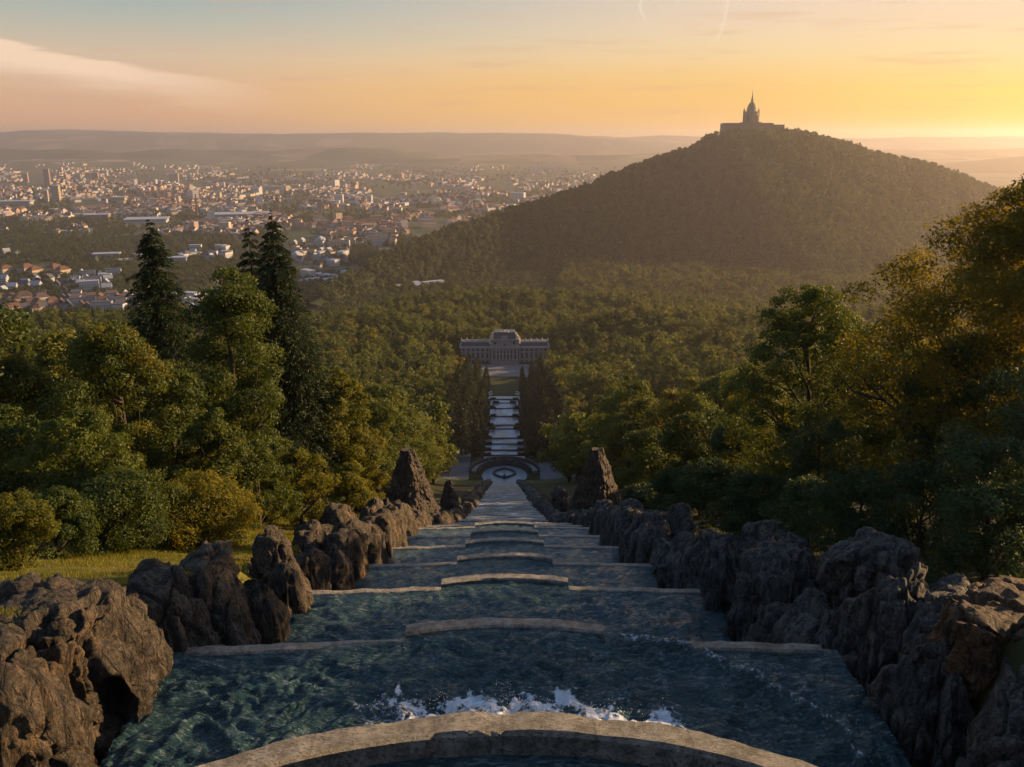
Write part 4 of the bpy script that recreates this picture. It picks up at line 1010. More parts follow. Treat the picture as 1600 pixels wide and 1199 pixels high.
# ------------------------------------------------------------------ basin, garden walls, plazas
M_STONE = simple('old_stone', (.20, .19, .18), .8, .35, 1.2)
M_DSTONE = simple('dark_stone', (.05, .053, .06), .8, .35, 1.0)
M_GRAVEL = simple('gravel', (.125, .125, .135), .9, .12, .35)
M_HEDGE = leaf_mat('hedge', (.012, .022, .008), (.03, .045, .014))
def curve_wall(name, fx, fy, u0, u1, n, th, zb, zt, mat_, label, cat, knobs=()):
    u = np.linspace(u0, u1, n); X_ = np.array([fx(q) for q in u]); Y_ = np.array([fy(q) for q in u])
    d = np.stack([np.gradient(X_), np.gradient(Y_)], 1); d /= np.linalg.norm(d, axis=1)[:, None]; nn = np.stack([-d[:, 1], d[:, 0]], 1)*th/2
    A = np.stack([X_, Y_], 1)
    V = np.concatenate([np.column_stack([A+nn, np.full(n, zb)]), np.column_stack([A+nn, np.full(n, zt)]), np.column_stack([A-nn, np.full(n, zt)]), np.column_stack([A-nn, np.full(n, zb)])])
    mb = MB(); mb.add(V, [(a*n+i, a*n+i+1, ((a+1) % 4)*n+i+1, ((a+1) % 4)*n+i) for a in range(4) for i in range(n-1)])
    mb.F.setdefault(4, []).append(np.array([(0, n, 2*n, 3*n), (n-1, 4*n-1, 3*n-1, 2*n-1)]))
    o = mb.build(name, mat_); return tag(o, label, cat)
zB = -123.1
o = curve_wall('basin_wall', lambda a: 9.9*cos(a), lambda a: 318.5+10*sin(a), .02, pi-.02, 60, .8, zB-1, zB+2.3, M_DSTONE, 'curved stone wall round the far side of the basin', 'wall')
for a in (.9, pi/2, pi-.9, 1.2, pi-1.2):
    mb = MB(); mb.lathe([(.6, 0), (.6, .5), (.35, .7), (.55, 1.2), (.1, 1.7)], (9.9*cos(a), 318.5+10*sin(a), zB+2.3), 8); mb.build('finial', M_DSTONE, o)
curve_wall('basin_terrace', lambda a: 11.5*cos(a), lambda a: 318.5+11.6*sin(a), .05, pi-.05, 60, 2.2, zB-1, zB+1.1, M_STONE, 'pale curved terrace path behind the basin wall', 'terrace')
curve_wall('terrace_parapet', lambda a: 13.1*cos(a), lambda a: 318.5+13.2*sin(a), .05, pi-.05, 60, .6, zB-1, zB+2.4, M_DSTONE, 'thin outer parapet of the curved basin terrace', 'wall')
def diamond(a, r): return r*cos(a)*(abs(cos(a)))**.25
o = curve_wall('fountain_rim', lambda a: 4.2*np.sign(cos(a))*abs(cos(a))**1.35, lambda a: 319.3+4.6*np.sign(sin(a))*abs(sin(a))**1.35, 0, 2*pi, 80, .75, zB-.6, zB+.55, M_DSTONE, 'lozenge-shaped dark stone rim in the middle of the basin', 'fountain')
mb = MB(); mb.lathe([(.5, 0), (.3, .6), (.5, 1.2), (.1, 1.8)], (0, 314.0, zB), 8); mb.build('spout', M_DSTONE, o)
curve_wall('basin_step', lambda u: u, lambda u: 307.3+.02*u*u, -6, 6, 20, .5, zB-1, zB+.2, M_DSTONE, 'low dark sill where the cascade enters the basin', 'sill')
for sg, sd_ in ((-1, 'left'), (1, 'right')):
    xs_ = np.linspace(sg*13.4, sg*28, 12); ys_ = np.linspace(303, 341, 24)
    V, Q = grid(np.sort(xs_), ys_, lambda a, b: gz(a, b)*0+zB+.45+.02*vn(a, b, 0, 3))
    mb = MB(); mb.add(V, Q); tag(mb.build('plaza', M_GRAVEL), 'pale gravel plaza %s of the basin' % sd_, kind='structure')
    b = MB(); b.box((0, 0, 1.0), (5.4, 3, 2)); b.box((0, 0, 2.15), (6, 3.5, .3)); e_ = empty('stone_pedestal', (sg*16.3, 332.5, zB+.45)); b.build('base', M_STONE, e_)
    b = MB(); b.lathe([(.7, 0), (.5, .7), (.65, 1.6), (.3, 2.1), (.35, 2.5), (.05, 2.9)], (0, 0, 2.3), 8); b.build('figure', M_STONE, e_)
    tag(e_, 'stone pedestal with a weathered figure, %s of the basin wall' % sd_, 'pedestal')
    # lawn edge path
    for j, (yy_, xx_) in enumerate(((311, 27), (326, 28), (319, 22))):
        cm = crown_mesh(300+j, 1.1, 2.2, 0, 10, 500, .22, 'bush', M_LEAFD)[0]
        e_ = empty('round_shrub', (sg*xx_, yy_, zB+.4)); ob('foliage', cm, e_); mb = MB(); mb.tube([(0, 0, 0), (0, 0, 1)], [.1, .05], 5); mb.build('stem', M_BARK, e_)
        tag(e_, 'clipped dark shrub on the gravel plaza, %s of the basin' % sd_, 'shrub', 'clipped shrubs on the plazas, %s side' % sd_)
# weirs and hedge stubs between the garden pools
for i, ((a0, b0), pw) in enumerate(zip(POOLS, pool_w)):
    zz = float(prof(b0))
    mb = MB(); mb.box((0, b0+.5, zz-.45), (2*pw+1.6, 1.0, 2.0+(.5 if i in (2, 5) else 0))); tag(mb.build('pool_sill', M_DSTONE if i % 3 != 2 else M_STONE), 'straight stone sill closing a garden pool beyond the basin', 'sill', 'sills of the garden pools')
    for sg in (-1, 1):
        n = 700; rs3 = np.random.RandomState(i*3+sg+5)
        L_ = 3.1; C = np.stack([rs3.uniform(-L_/2, L_/2, n), rs3.uniform(-.7, .7, n), rs3.uniform(.1, 1.25, n)], 1)
        Vv, Q = leaves(C, rs3.normal(size=(n, 3))+(0, 0, .5), rs3.uniform(.12, .26, n), .5, rs3)
        o = ob('clipped_hedge', me_np('clipped_hedge', Vv, [Q], [M_HEDGE], False, {'tint': ('FACE', rs3.uniform(0, 1, n))}), None, (sg*(pw-1.4), b0+.1, zz+.3))
        tag(o, 'short clipped dark hedge reaching in from the %s end of a garden pool sill' % ('left' if sg < 0 else 'right'), 'hedge', 'hedges at the pool sills, %s side' % ('left' if sg < 0 else 'right'))
# palace forecourt: gravel fan with round lawn in front
YP = 628.0; zP = -157.2
mb = MB(); n = 60; a = np.linspace(pi, 2*pi, n)
outer = np.stack([34*np.cos(a), 600+24*np.sin(a), 0*a], 1); outer = np.clip(outer, [-34, 560, 0], [34, 700, 0])
xs_ = np.linspace(-44, 44, 45); ys_ = np.linspace(572, 621, 30)
V, Q = grid(xs_, ys_, lambda a, b: gz(a, b)+.25)
V[:, 2] = np.minimum(V[:, 2], np.interp(V[:, 1], [572, 621], [-153.9, -156.2])); V[:, 2] = np.interp(V[:, 1], [572, 621], [-153.75, -156.3])
cen = V[Q].mean(1); keep = ~(((cen[:, 0]/20)**2+((cen[:, 1]-569)/10)**2) < 1)
mb = MB(); mb.add(V, Q[keep]); tag(mb.build('forecourt', M_GRAVEL), 'wide pale gravel forecourt sloping before the palace', kind='structure')
for i, (xx, yy_) in enumerate(((-9.5, 505), (-8, 509), (9, 506), (7.5, 510))):
    mb = MB(); mb.lathe([(1.3, 0), (1.3, .3), (.4, .5), (.5, 1.1), (1.0, 1.6), (.2, 1.7)], (xx, yy_, float(gz(xx, yy_))+.1), 10)
    tag(mb.build('stone_urn', simple('pale_stone', (.5, .47, .44), .7, .15, 2) if i == 0 else MATS['pale_stone']), 'pale stone urn at the edge of the lawn beyond the pools', 'urn', 'urns beyond the pools')
mb = MB(); mb.box((0, 494, float(prof(494))+.5), (18, 4.5, .5)); tag(mb.build('landing', MATS['pale_stone']), 'pale stone landing at the top of the garden pools', 'landing')

# ------------------------------------------------------------------ palace
M_PAL = simple('palace_stone', (.21, .20, .205), .75, .2, .6)
M_PALT = simple('palace_trim', (.32, .305, .30), .7, .15, .8)
M_SLATE = simple('slate', (.075, .085, .105), .6, .25, .8)
M_GLASS = simple('window_glass', (.03, .035, .045), .15, .2, 1, .6)
M_LITST = simple('sunlit_stone', (.62, .50, .36), .6, .15, 1)  # stone tinted with the gold sunlight that catches the statues
pal = tag(empty('palace', (0.3, YP, zP)), 'baroque palace with central portico and long wings at the end of the axis', 'palace')
def pb(name, mat_, fn): mb = MB(); fn(mb); return mb.build(name, mat_, pal)
for sg in (-1, 1):
    cx = sg*21
    w_ = pb('wing', M_PAL, lambda m: (m.box((cx, 6, 1.3), (22, 12, 2.6)), m.box((cx, 6.15, 6.9), (21.6, 11.7, 8.6))))
    pb('cornice', M_PALT, lambda m: (m.box((cx, 6, 11.5), (23, 13.2, .6)), m.box((cx, 6.1, 12.1), (22.2, 12.2, .6)), m.box((cx, 6, 2.75), (22.3, 12.4, .3))))
    pb('roof', M_SLATE, lambda m: m.box((cx, 6.2, 13.8), (21.4, 11, 2.8), 0, .93))
    pb('balustrade', M_PALT, lambda m: [m.box((cx, 1.2, 15.35), (21, .4, .3)), m.box((cx, 1.2, 16.3), (21, .5, .25))]+[m.box((cx-10.3+j*.72, 1.2, 15.8), (.28, .3, .75)) for j in range(29)])
    for j in range(6): pb('statue', M_PALT if j % 2 else M_LITST, lambda m: m.lathe([(.38, 0), (.3, .8), (.42, 1.3), (.2, 1.7), (.26, 2.0), (.05, 2.3)], (cx-sg*10+sg*j*4.0, 1.2, 16.4), 7))
    for j in range(7): pb('pilaster', M_PALT, lambda m: (m.box((cx-10.2+j*3.4, -.05, 6.9), (.75, .5, 8.4)), m.box((cx-10.2+j*3.4, -.1, 10.9), (1.1, .7, .5))))
    for j in range(6):
        x0 = cx-8.5+j*3.4
        f_ = pb('window', M_PALT, lambda m: (m.box((x0, .12, 5.9), (1.75, .3, 4.3)), m.box((x0, -.05, 8.35), (2.0, .5, .3))))
        mb = MB(); mb.box((x0, -.07, 5.9), (1.25, .12, 3.8)); mb.box((x0, .1, 9.7), (1.1, .5, 1.1)); mb.build('pane', M_GLASS, f_)
        f_ = pb('window', M_GLASS, lambda m: m.box((x0, 0.0, 1.3), (1.2, .2, 1.2)))
pb('central_block', M_PAL, lambda m: (m.box((0, 5, 1.6), (20, 15, 3.2)), m.box((0, 5.2, 7.6), (19.4, 14.2, 8.8)), m.box((0, 5.2, 15.4), (19.2, 13.4, 4.4))))
pb('stair', M_STONE, lambda m: [m.box((0, -3.4-.55*j, 1.35-.2*j), (19-1.0*0+j*.5, 1.1, 2.7-.4*j)) for j in range(7)])
for j, xx in enumerate((-9, -6.1, -3.6, -1.25, 1.25, 3.6, 6.1, 9)):
    pb('column', M_PALT, lambda m: m.lathe([(.62, 0), (.5, .4), (.46, 7.6), (.62, 8.1), (.7, 8.5)], (xx, -2.9, 3.1), 9))
pb('entablature', M_PALT, lambda m: (m.box((0, -1.3, 12.15), (20.6, 4.2, 1.1)), m.box((0, -1.3, 12.85), (21.4, 4.8, .35))))
pb('pediment', M_PAL, lambda m: m.add([(-8.2, -3.1, 13.05), (8.2, -3.1, 13.05), (0, -3.1, 16.0), (-8.2, -1.5, 13.05), (8.2, -1.5, 13.05), (0, -1.5, 16.0)], [(0, 1, 2), (5, 4, 3)]).add([(-8.2, -3.1, 13.05), (8.2, -3.1, 13.05), (0, -3.1, 16.0), (-8.2, -1.5, 13.05), (8.2, -1.5, 13.05), (0, -1.5, 16.0)], [(0, 2, 5, 3), (1, 4, 5, 2)]))
pb('oculus', M_GLASS, lambda m: m.box((0, -3.16, 14.3), (1.1, .1, 1.1)))
for j, xx in enumerate((-7.5, -4.85, -2.4, 0, 2.4, 4.85, 7.5)):
    f_ = pb('window', M_PALT, lambda m: m.box((xx, -1.93, 6.7), (1.5, .2, 6.2)))
    mb = MB(); mb.box((xx, -2.07, 5.4), (1.0, .1, 3.2)); mb.box((xx, -2.07, 8.6), (1.0, .1, 1.6)); mb.build('pane', M_GLASS, f_)
for xx in (-6.8, 6.8): pb('window', M_GLASS, lambda m: m.box((xx, -1.55, 15.3), (1.5, .14, 1.8)))
pb('attic_cornice', M_PALT, lambda m: m.box((0, 5.2, 17.7), (20.2, 14.6, .4)))
pb('mansard_roof', M_SLATE, lambda m: m.box((0, 5.4, 20.3), (17.6, 12.6, 4.9), 0, .84))
pb('roof_crest', M_PALT, lambda m: [m.box((0, .2+0*j, 22.85), (14.6, .5, .3)) for j in range(1)])
pb('dormer_crest', M_PALT, lambda m: (m.box((-1.9, -1.15, 18.9), (.8, .8, 2.2)), m.box((1.9, -1.15, 18.9), (.8, .8, 2.2)), m.box((0, -1.1, 20.1), (4.4, .8, .5)), m.box((0, -1.0, 18.6), (2.2, .7, 1.4))))
for xx, zz, h_ in ((-8.6, 17.9, 5.2), (8.6, 17.9, 5.2), (-9.9, 17.9, 2.6), (9.9, 17.9, 2.8), (0, 23, 1.5), (-2.4, 23, 1.0), (2.4, 23, 1.1), (10.6, 14.5, 3.2), (-10.6, 14.5, 3.0)):
    pb('statue', M_LITST, lambda m: m.lathe([(.7, 0), (.5, h_*.35), (.75, h_*.55), (.35, h_*.75), (.5, h_*.88), (.08, h_)], (xx, -.9, zz), 8))
for sg in (-1, 1):
    mb = MB(); n = 900; rs3 = np.random.RandomState(50+sg); C = np.stack([rs3.uniform(-5, 5, n), rs3.uniform(-1.2, 1.2, n), rs3.uniform(0, 1.3, n)], 1)
    Vv, Q = leaves(C, rs3.normal(size=(n, 3))+(0, 0, .5), rs3.uniform(.15, .3, n), .5, rs3)
    tag(ob('clipped_hedge', me_np('clipped_hedge', Vv, [Q], [M_HEDGE], False, {'tint': ('FACE', rs3.uniform(0, 1, n))}), None, (sg*17+.3, YP-3.5, zP+.2)), 'dark bed of shrubs under the %s palace wing' % ('left' if sg < 0 else 'right'), 'hedge')

# ------------------------------------------------------------------ monument on the hill
pm = P(1173, 192, 2000.0)
mon = tag(empty('monument', tuple(pm)), 'domed hilltop monument with spire and corner pinnacles on a broad walled platform', 'monument')
M_MON = simple('monument_stone', (.16, .13, .11), .8, .2, .05)
def mo(name, fn): mb = MB(); fn(mb); return mb.build(name, M_MON, mon)
mo('platform', lambda m: (m.box((-8, 0, -20), (104, 44, 37)), m.box((-22, 2, -2.6), (70, 34, 4)), m.box((48, 3, -24), (44, 30, 40)), m.box((20, 1, -3), (44, 32, 5)), m.box((0, 0, -.6), (40, 30, 3.2))))
for k in range(8):
    a_ = k*pi/4+pi/8; mo('pier', lambda m: m.box((12.5*cos(a_), 12.5*sin(a_), 8.5), (6.0, 4.6, 17), a_+pi/2))
mo('drum', lambda m: m.lathe([(15.4, 14.5), (15.4, 21), (16.4, 21.2), (16.4, 22.4), (14.5, 22.6), (13, 23.4)], n=24))
mo('core', lambda m: m.box((0, 0, 8), (2.0, 2.0, 14)))
mo('dome', lambda m: m.lathe([(10.2, 22.4), (10.0, 26), (9.4, 30.5), (8.2, 35), (6.2, 39), (4, 41.6), (2.9, 42.6)], n=24))
mo('lantern', lambda m: m.lathe([(3.0, 42.2), (2.6, 46.5), (3.2, 47), (1.9, 48.5), (1.5, 52), (.8, 58), (.35, 63), (.2, 68)], n=12))
for k in range(4):
    a_ = k*pi/2+.02; mo('pinnacle', lambda m: m.lathe([(2.1, 0), (2.1, 19), (2.8, 20.5), (1.9, 22), (2.0, 25), (1.1, 27), (.2, 31)], (15.6*cos(a_), 15.6*sin(a_), 0), n=8))

# ------------------------------------------------------------------ town
WHT = [simple('plaster_white', (.40, .40, .43), .8, .1, .2), simple('plaster_cream', (.43, .35, .26), .8, .1, .2), simple('plaster_rose', (.34, .24, .20), .8, .1, .2)]
ROF = [simple('roof_red', (.12, .062, .046), .8, .25, .4), simple('roof_slate', (.06, .065, .085), .7, .25, .4), simple('roof_pale', (.30, .33, .39), .6, .15, .3), simple('roof_brown', (.10, .062, .05), .8, .25, .4)]
wn = ['white', 'cream', 'rose']; rn = ['red tiled', 'dark slate', 'pale flat', 'brown tiled']
M_WIN = simple('house_window', (.05, .055, .07), .3, .2, 1)
hp = {}
def house(wi, ri, shape, loc, rz, sc_, zone):
    key = (wi, ri, shape)
    nm = {'g': 'gabled house', 'h': 'hipped villa', 'b': 'apartment block', 'l': 'long low hall'}[shape]
    name = {'g': 'house', 'h': 'villa', 'b': 'apartment_block', 'l': 'hall'}[shape]
    if key not in hp:
        e_ = empty(name, loc, rz); hp[key] = e_
        Lx, Ly, Hz, Rf = {'g': (12, 9, 6.2, 5.2), 'h': (17, 14, 8, 5), 'b': (24, 12, 12, .6), 'l': (44, 14, 6, .5)}[shape]
        w = MB(); w.box((0, 0, Hz/2-.5), (Lx, Ly, Hz+1))
        if shape == 'g':
            for sx in (-1, 1): w.F.setdefault(3, []).append(np.array([(0, 1, 2)])+w.n); w.V.append(np.array([(sx*Lx/2, -Ly/2, Hz), (sx*Lx/2, Ly/2, Hz), (sx*Lx/2, 0, Hz+Rf*.93)])); w.n += 3
        w.build('wall', WHT[wi], e_)
        r = MB()
        if shape in 'gh':
            r.gable((0, 0, Hz-.15), (Lx+1.0, Ly+1.3, Rf), 0, 0 if shape == 'g' else 5)
        else: r.box((0, 0, Hz+Rf/2), (Lx+.6, Ly+.6, Rf))
        ro = r.build('roof', ROF[ri], e_)
        if shape in 'gh': c_ = MB(); c_.box((Lx*.2, Ly*.15, Hz+Rf*.9), (.9, .9, 2.2)); c_.build('chimney', ROF[0], ro)
        g_2 = MB(); nf = max(1, int(Hz/3.1)); nx_ = int(Lx/3)
        for s_2 in (-1, 1):
            for a_ in range(nf):
                for b_ in range(nx_): g_2.box((-Lx/2+(b_+.5)*Lx/nx_, s_2*Ly/2, 1.5+a_*2.9), (1.3, .12, 1.4))
                for b_ in range(int(Ly/3.2)): g_2.box((s_2*Lx/2, -Ly/2+(b_+.5)*Ly/int(Ly/3.2), 1.5+a_*2.9), (.12, 1.2, 1.4))
        g_2.build('window_rows', M_WIN, e_)
        e_.scale = (sc_,)*3
    else: e_ = copy_tree(hp[key], loc, rz, sc_)
    cols = '%s %s' % (wn[wi], nm); lab = '%s with %s roof %s' % (cols, rn[ri], zone)
    if len(lab.split()) > 16: lab = lab.replace(' tiled', '').replace('long low ', 'long ')
    if len(lab.split()) > 16: lab = lab.replace(' flat roof', '-roofed')
    return tag(e_, lab, name.replace('_', ' '), lab+', look-alikes')
rs = np.random.RandomState(33); placed = []
def cluster(cx, cy, rx, ry, n, wis, ris, shapes, zone, s0=.8, s1=1.15, md=14, rz0=None):
    k = 0; tries = 0; rz0 = rs.uniform(0, 3) if rz0 is None else rz0
    while k < n and tries < n*30:
        tries += 1
        px = cx+rs.uniform(-rx, rx); py = cy+rs.uniform(-ry, ry); g_3 = G(px, py, -221)
        if any((g_3[0]-a)**2+(g_3[1]-b)**2 < md*md for a, b in placed): continue
        if hillz(g_3[0], g_3[1]) > -222: continue
        placed.append((g_3[0], g_3[1]))
        zz = float(gz(g_3[0], g_3[1])); shape = shapes[rs.randint(len(shapes))]
        house(wis[rs.randint(len(wis))], ris[rs.randint(len(ris))], shape, (float(g_3[0]), float(g_3[1]), zz), rz0+rs.choice([0, pi/2])+rs.normal(0, .12), rs.uniform(s0, s1), zone); k += 1
cluster(32, 482, 55, 14, 26, [0, 1], [0, 1, 3], 'ggh', 'at the lower left edge of the town')
cluster(140, 480, 45, 14, 24, [0], [1, 3, 0], 'ggb', 'in the lower town above the wood at left', rz0=.3)
cluster(65, 447, 60, 14, 18, [0], [1, 1, 2], 'g', 'among trees in the lower left town', md=17)
cluster(58, 425, 60, 5, 5, [1], [0], 'h', 'by the upper edge of the left villa quarter', 1.1, 1.4, 26)
cluster(150, 440, 28, 13, 16, [0], [2, 1], 'gb', 'left of the open spruce', md=17)
cluster(195, 478, 30, 16, 20, [0], [3, 1, 2], 'ggb', 'just left of the open spruce trunk', rz0=.2)
cluster(292, 480, 22, 14, 14, [0], [1, 2], 'gb', 'between the open spruce and the dark broadleaf tree')
cluster(160, 397, 150, 10, 8, [0], [2, 1], 'gl', 'scattered in the wooded belt of the town', md=30)
cluster(320, 395, 35, 8, 12, [0], [1, 2], 'gb', 'behind the top of the dark broadleaf tree', md=18)
cluster(500, 398, 42, 22, 34, [0, 0, 1], [1, 3, 2], 'gghb', 'right of the tallest spruce', md=16)
cluster(565, 372, 60, 12, 34, [0, 1], [1, 3, 0], 'gb', 'in the quarter at the foot of the hill', 1, 1.3, md=18)
cluster(510, 437, 34, 4, 5, [0], [2], 'bl', 'low beside the tallest spruce, at the wood edge', .9, 1.1, md=26)
cluster(640, 446, 40, 5, 5, [0], [2], 'l', 'at the foot of the hill just beyond the wood', .7, .9, md=24)
cluster(550, 352, 130, 7, 36, [1, 2, 0], [0, 0, 3], 'gb', 'in the red-roofed quarter', 1.1, 1.7, md=24)

def special(name, px, py, wpx, hpx, dpt, label, cat, wi=1, roof='flat', rz=.25, extra=None):
    g_3 = G(px, py, -221); d = project(tuple(g_3))[2]; w = wpx*d/F; h = hpx*d/F*1.03
    e_ = tag(empty(name, (float(g_3[0]), float(g_3[1]), -221.), rz), label, cat)
    mb = MB(); mb.box((0, 0, h/2-2), (w, dpt, h+4)); mb.build('body', WHT[wi] if wi < 3 else ROF[2], e_)
    mb = MB(); mb.box((0, 0, h+.9), (w*1.06, dpt*1.04, 1.8)) if roof == 'flat' else mb.gable((0, 0, h), (w*1.04, dpt*1.04, min(5, w*.2))); mb.build('roof', ROF[{'flat': 2, 'red': 0}.get(roof, 0)], e_)
    mb = MB(); nf = max(2, int(h/5))
    for j in range(nf): mb.box((0, -dpt/2, (j+.6)*h/nf), (w*.9, .5, h/nf*.35)); mb.box((w/2, 0, (j+.6)*h/nf), (.5, dpt*.85, h/nf*.35))
    mb.build('window_bands', M_WIN, e_)
special('tower_block', 75, 290, 8, 24, 22, 'slim tall tower with a wider flat top in the far left town', 'tower', 2)
special('tower_block', 89, 314, 11, 22, 34, 'broad sunlit tower block, the highest of the left town', 'tower block', 1)
special('tower_block', 74, 316, 5, 17, 20, 'narrow low tower next to the broad sunlit tower block', 'tower block', 1)
special('tower_block', 41, 285, 7, 13, 26, 'reddish high block at the far left of the town', 'tower block', 2)
special('tower_block', 121, 282, 11, 9, 30, 'pale high block, first of the three on the skyline of the left town', 'tower block', 0)
special('tower_block', 139, 282, 6, 11, 30, 'pale grey high block, middle of the three on the skyline of the left town', 'tower block', 0)
special('tower_block', 149, 282, 10, 11, 30, 'rosy high block, third of the three on the skyline of the left town', 'tower block', 2)
special('tower_block', 272, 284, 14, 12, 50, 'wide cream block standing alone above the middle of the town', 'tower block', 1)
special('tower_block', 582, 299, 5, 10, 22, 'single pale high block right of the far centre', 'tower block', 1)
special('tower_block', 440, 307, 6, 10, 26, 'white high block in the middle distance of the town', 'tower block', 0)
special('tower_block', 686, 292, 7, 7, 34, 'pale twin block far out before the hill flank', 'tower block', 0)
special('apartment_block', 186, 318, 20, 9, 40, 'sunlit cream block in the middle of the left town', 'apartment block', 1)
for j, w_ in enumerate(('first', 'second', 'third', 'fourth', 'fifth', 'sixth')): special('apartment_block', 222+j*10.4, 307-.4*j, 8, 6.5-.4*(j % 2), 26, 'rose apartment house with low pitched roof, %s from the left in the sunlit row' % w_, 'apartment block', 2 if j % 2 else 1, 'red')
special('factory_hall', 22, 322, 52, 7, 60, 'bright white hall crowding the left edge of the town', 'hall', 0)
special('factory_hall', 152, 342, 36, 6, 40, 'long pink-lit hall left of the open spruce', 'hall', 2)
special('factory_hall', 375, 338, 90, 4, 90, 'very long pale flat hall in front of the red-roofed quarter', 'hall', 0)
special('factory_hall', 230, 345, 60, 3, 80, 'low white hall right of the pink-lit one', 'hall', 0)
special('sports_hall', 167, 402, 38, 5, 25, 'pale blue-white flat hall in the wooded belt', 'hall', 0)
special('sports_hall', 277, 408, 28, 5, 25, 'pale flat hall in the wooded belt right of the open spruce', 'hall', 0)
special('apartment_block', 428, 300, 30, 8, 30, 'white apartment slab group in the middle town', 'apartment block', 0)
g_3 = G(308, 336, -221); e_ = tag(empty('chimney_stack', tuple(g_3)), 'slender brown factory chimney rising over the flat halls', 'chimney')
mb = MB(); mb.lathe([(3.6, -2), (2.4, 30), (1.9, 58)], n=12); mb.build('shaft', ROF[3], e_); mb = MB(); mb.lathe([(2.3, 57.5), (2.3, 59.5)], n=12); mb.build('rim', ROF[3], e_)
g_3 = G(158, 327, -221); e_ = tag(empty('mast', tuple(g_3)), 'thin red mast left of the factory chimney', 'mast')
mb = MB(); mb.lathe([(1.4, -2), (.9, 30), (.4, 52)], n=8); mb.build('shaft', ROF[0], e_)

# remaining town as one mass
NB = 8600
px = rs.uniform(-60, 1060, NB); u = rs.uniform(0, 1, NB); py = 256+u**.85*112
ra = np.stack([(px-800)/F, np.full(NB, cp)+(599.5-py)/F*sp_, -sp_+(599.5-py)/F*cp], 1)
xx = ra[:, 0]*cos(YAW)+ra[:, 1]*sin(YAW); yy = -ra[:, 0]*sin(YAW)+ra[:, 1]*cos(YAW); k = -221/ra[:, 2]; bx, by = xx*k, yy*k
dens = fbm(px/60, py/9, 0, 3, 8)+.25*np.exp(-((py-300)/22)**2)
dens -= .8*np.exp(-((py-357)/10)**2)*(px < 300)
dens -= 1.2*(np.abs(py-338-.00*px) < 7)*(px > 470)*(fbm(px/90, 3, 0, 2, 9) > -.1)
keep = (dens > .02) & (hillz(bx, by) < -223) & (py > 259)
bx, by, px, py, dens = bx[keep], by[keep], px[keep], py[keep], dens[keep]; n = len(bx)
f = np.clip((by-1500)/4000, 0, 1); big = rs.uniform(size=n)**3
wx = 10+rs.uniform(0, 10, n)+big*30*(.4+f); wy = 9+rs.uniform(0, 6, n)+big*12; hz = 5+rs.uniform(0, 4, n)+6*f*rs.uniform(0, 1, n)**2+(rs.uniform(size=n) < .012)*20
rz = np.round(vn(px/70, py/12, 0, 2)*3)*.35+rs.choice([0, pi/2], n); flat = (big > .3) | (hz > 16)
rh = np.where(flat, .5, wy*.42)
ca, sa = np.cos(rz), np.sin(rz)
loc = np.array([(-1, -1, 0), (1, -1, 0), (1, 1, 0), (-1, 1, 0), (-1, -1, 1), (1, -1, 1), (1, 1, 1), (-1, 1, 1), (-1, 0, 2), (1, 0, 2)], float)
lx = loc[None, :, 0]*wx[:, None]/2; ly = loc[None, :, 1]*wy[:, None]/2
lz = np.where(loc[None, :, 2] == 0, -2, np.where(loc[None, :, 2] == 1, hz[:, None], (hz+rh)[:, None]))
V = np.stack([lx*ca[:, None]-ly*sa[:, None]+bx[:, None], lx*sa[:, None]+ly*ca[:, None]+by[:, None], lz+gz(bx, by)[:, None]], -1).reshape(-1, 3)
base = np.arange(n)[:, None, None]*10
wallq = np.array([(0, 1, 5, 4), (1, 2, 6, 5), (2, 3, 7, 6), (3, 0, 4, 7)])[None]+base; roofq = np.array([(4, 5, 9, 8), (6, 7, 8, 9)])[None]+base; gab = np.array([(7, 4, 8), (5, 6, 9)])[None]+base
wm = rs.choice([0, 0, 1, 1, 2], n); rm = np.where(flat, 5, rs.choice([3, 3, 4, 6], n)); rm = np.where((px > 430) & (py > 325), 3, rm)
mi = np.concatenate([np.repeat(wm, 4), np.repeat(rm, 2), np.repeat(wm, 2)])
tag(ob('distant_town', me_np('distant_town', V, [wallq.reshape(-1, 4), roofq.reshape(-1, 4), gab.reshape(-1, 3)], WHT+ROF, False, None, mi)), 'hazy mass of far buildings spread over the plain', 'town', kind='stuff')
# trees of the plain
NTt = 34000
px = rs.uniform(-40, 1250, NTt); u = rs.uniform(0, 1, NTt); py = 262+u**.7*236
ra = np.stack([(px-800)/F, np.full(NTt, cp)+(599.5-py)/F*sp_, -sp_+(599.5-py)/F*cp], 1)
xx = ra[:, 0]*cos(YAW)+ra[:, 1]*sin(YAW); yy = -ra[:, 0]*sin(YAW)+ra[:, 1]*cos(YAW); k = -221/ra[:, 2]; tx, ty = xx*k, yy*k
dens = .12+fbm(px/70, py/14, 0, 3, 88)+.9*np.exp(-((py-385)/32)**2)*(px < 420)+.5*np.exp(-((py-357)/9)**2)*(px < 300)+.9*(np.abs(py-338) < 7)*(px > 470)+.3*(py > 400)+.5*(py > 425)*(px > 420)
pl = np.array(placed)
keep = (dens > .0) & (hillz(tx, ty) < -224) & (ty > 1105)
tx, ty, py = tx[keep], ty[keep], py[keep]
near_ = ty < 2300; ok = np.ones(len(tx), bool)
cell = {}
for a, b in pl: cell.setdefault((int(a//16), int(b//16)), []).append((a, b))
for i in np.where(near_)[0]:
    ci, cj = int(tx[i]//16), int(ty[i]//16)
    for di in (-1, 0, 1):
        for dj in (-1, 0, 1):
            for a, b in cell.get((ci+di, cj+dj), ()):
                if (tx[i]-a)**2+(ty[i]+4-b)**2 < 110: ok[i] = False
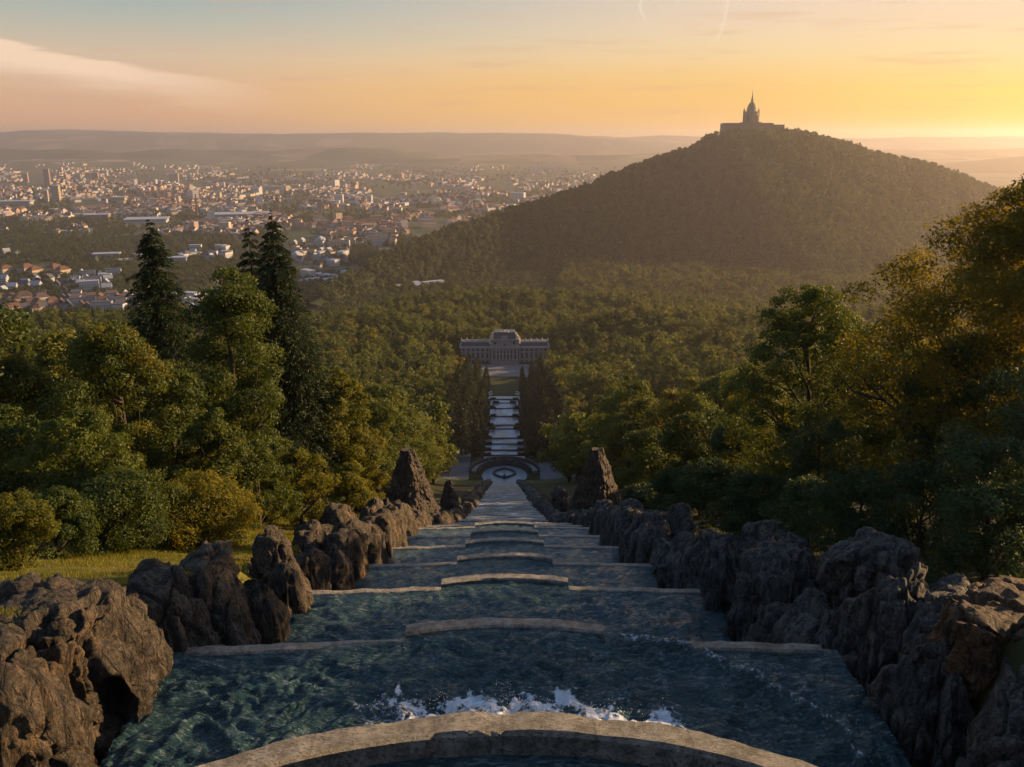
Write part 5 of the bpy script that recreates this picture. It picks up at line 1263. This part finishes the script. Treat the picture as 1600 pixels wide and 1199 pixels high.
tx, ty = tx[ok], ty[ok]
instances('town_trees', np.stack([tx, ty, gz(tx, ty)-1.5], 1), rs.uniform(.55, 1.05, len(tx))*np.interp(ty, [1100, 2500, 6000], [.85, 1.0, 1.7]), rs.randint(0, 3, len(tx)), lone, 'trees and groves spread between the houses of the plain', 'trees')

# ------------------------------------------------------------------ grass on the near banks
rs = np.random.RandomState(77); n = 90000
gx_ = -rs.uniform(8.2, 16, n); gy2 = rs.uniform(14, 62, n)
keep = vn(gx_*1.2, gy2*1.2, 0, 5) > -.5; gx_, gy2 = gx_[keep], gy2[keep]; n = len(gx_)
gzz = gz(gx_, gy2); hgt = rs.uniform(.04, .13, n)*(1+.6*vn(gx_*.6, gy2*.6, 0, 6)); a = rs.uniform(0, 6.28, n); w_ = .012+.012*(gy2 > 30)
b0 = np.stack([gx_-np.cos(a)*w_, gy2-np.sin(a)*w_, gzz-.02], 1); b1 = np.stack([gx_+np.cos(a)*w_, gy2+np.sin(a)*w_, gzz-.02], 1); tp = np.stack([gx_+rs.normal(0, .03, n), gy2+rs.normal(0, .03, n), gzz+hgt], 1)
M_GRASS = leaf_mat('grass_blade', (.06, .080, .012), (.17, .18, .03), (.22, .17, .03), gold_amt=.3)
tag(ob('grass', me_np('grass', np.stack([b0, b1, tp], 1).reshape(-1, 3), [np.arange(3*n).reshape(-1, 3)], [M_GRASS], False, {'tint': ('FACE', rs.uniform(0, 1, n))})), 'short sunlit grass on the left bank behind the rocks', 'grass', kind='stuff')

# ------------------------------------------------------------------ haze
HX0, HX1, HY0, HY1, HZ0, HZ1 = -14000, 14000, -120, 15800, -262, 118
mb = MB(); mb.box(((HX0+HX1)/2, (HY0+HY1)/2, (HZ0+HZ1)/2), (HX1-HX0, HY1-HY0, HZ1-HZ0))
m, t = mat('haze')
pv = t.n('ShaderNodeVolumePrincipled', Color=(.86, .79, .82, 1), Density=.000086, Anisotropy=.66)
out(t, None, pv.outputs[0])
tag(mb.build('haze', m), 'thin evening haze over the valley', kind='stuff')
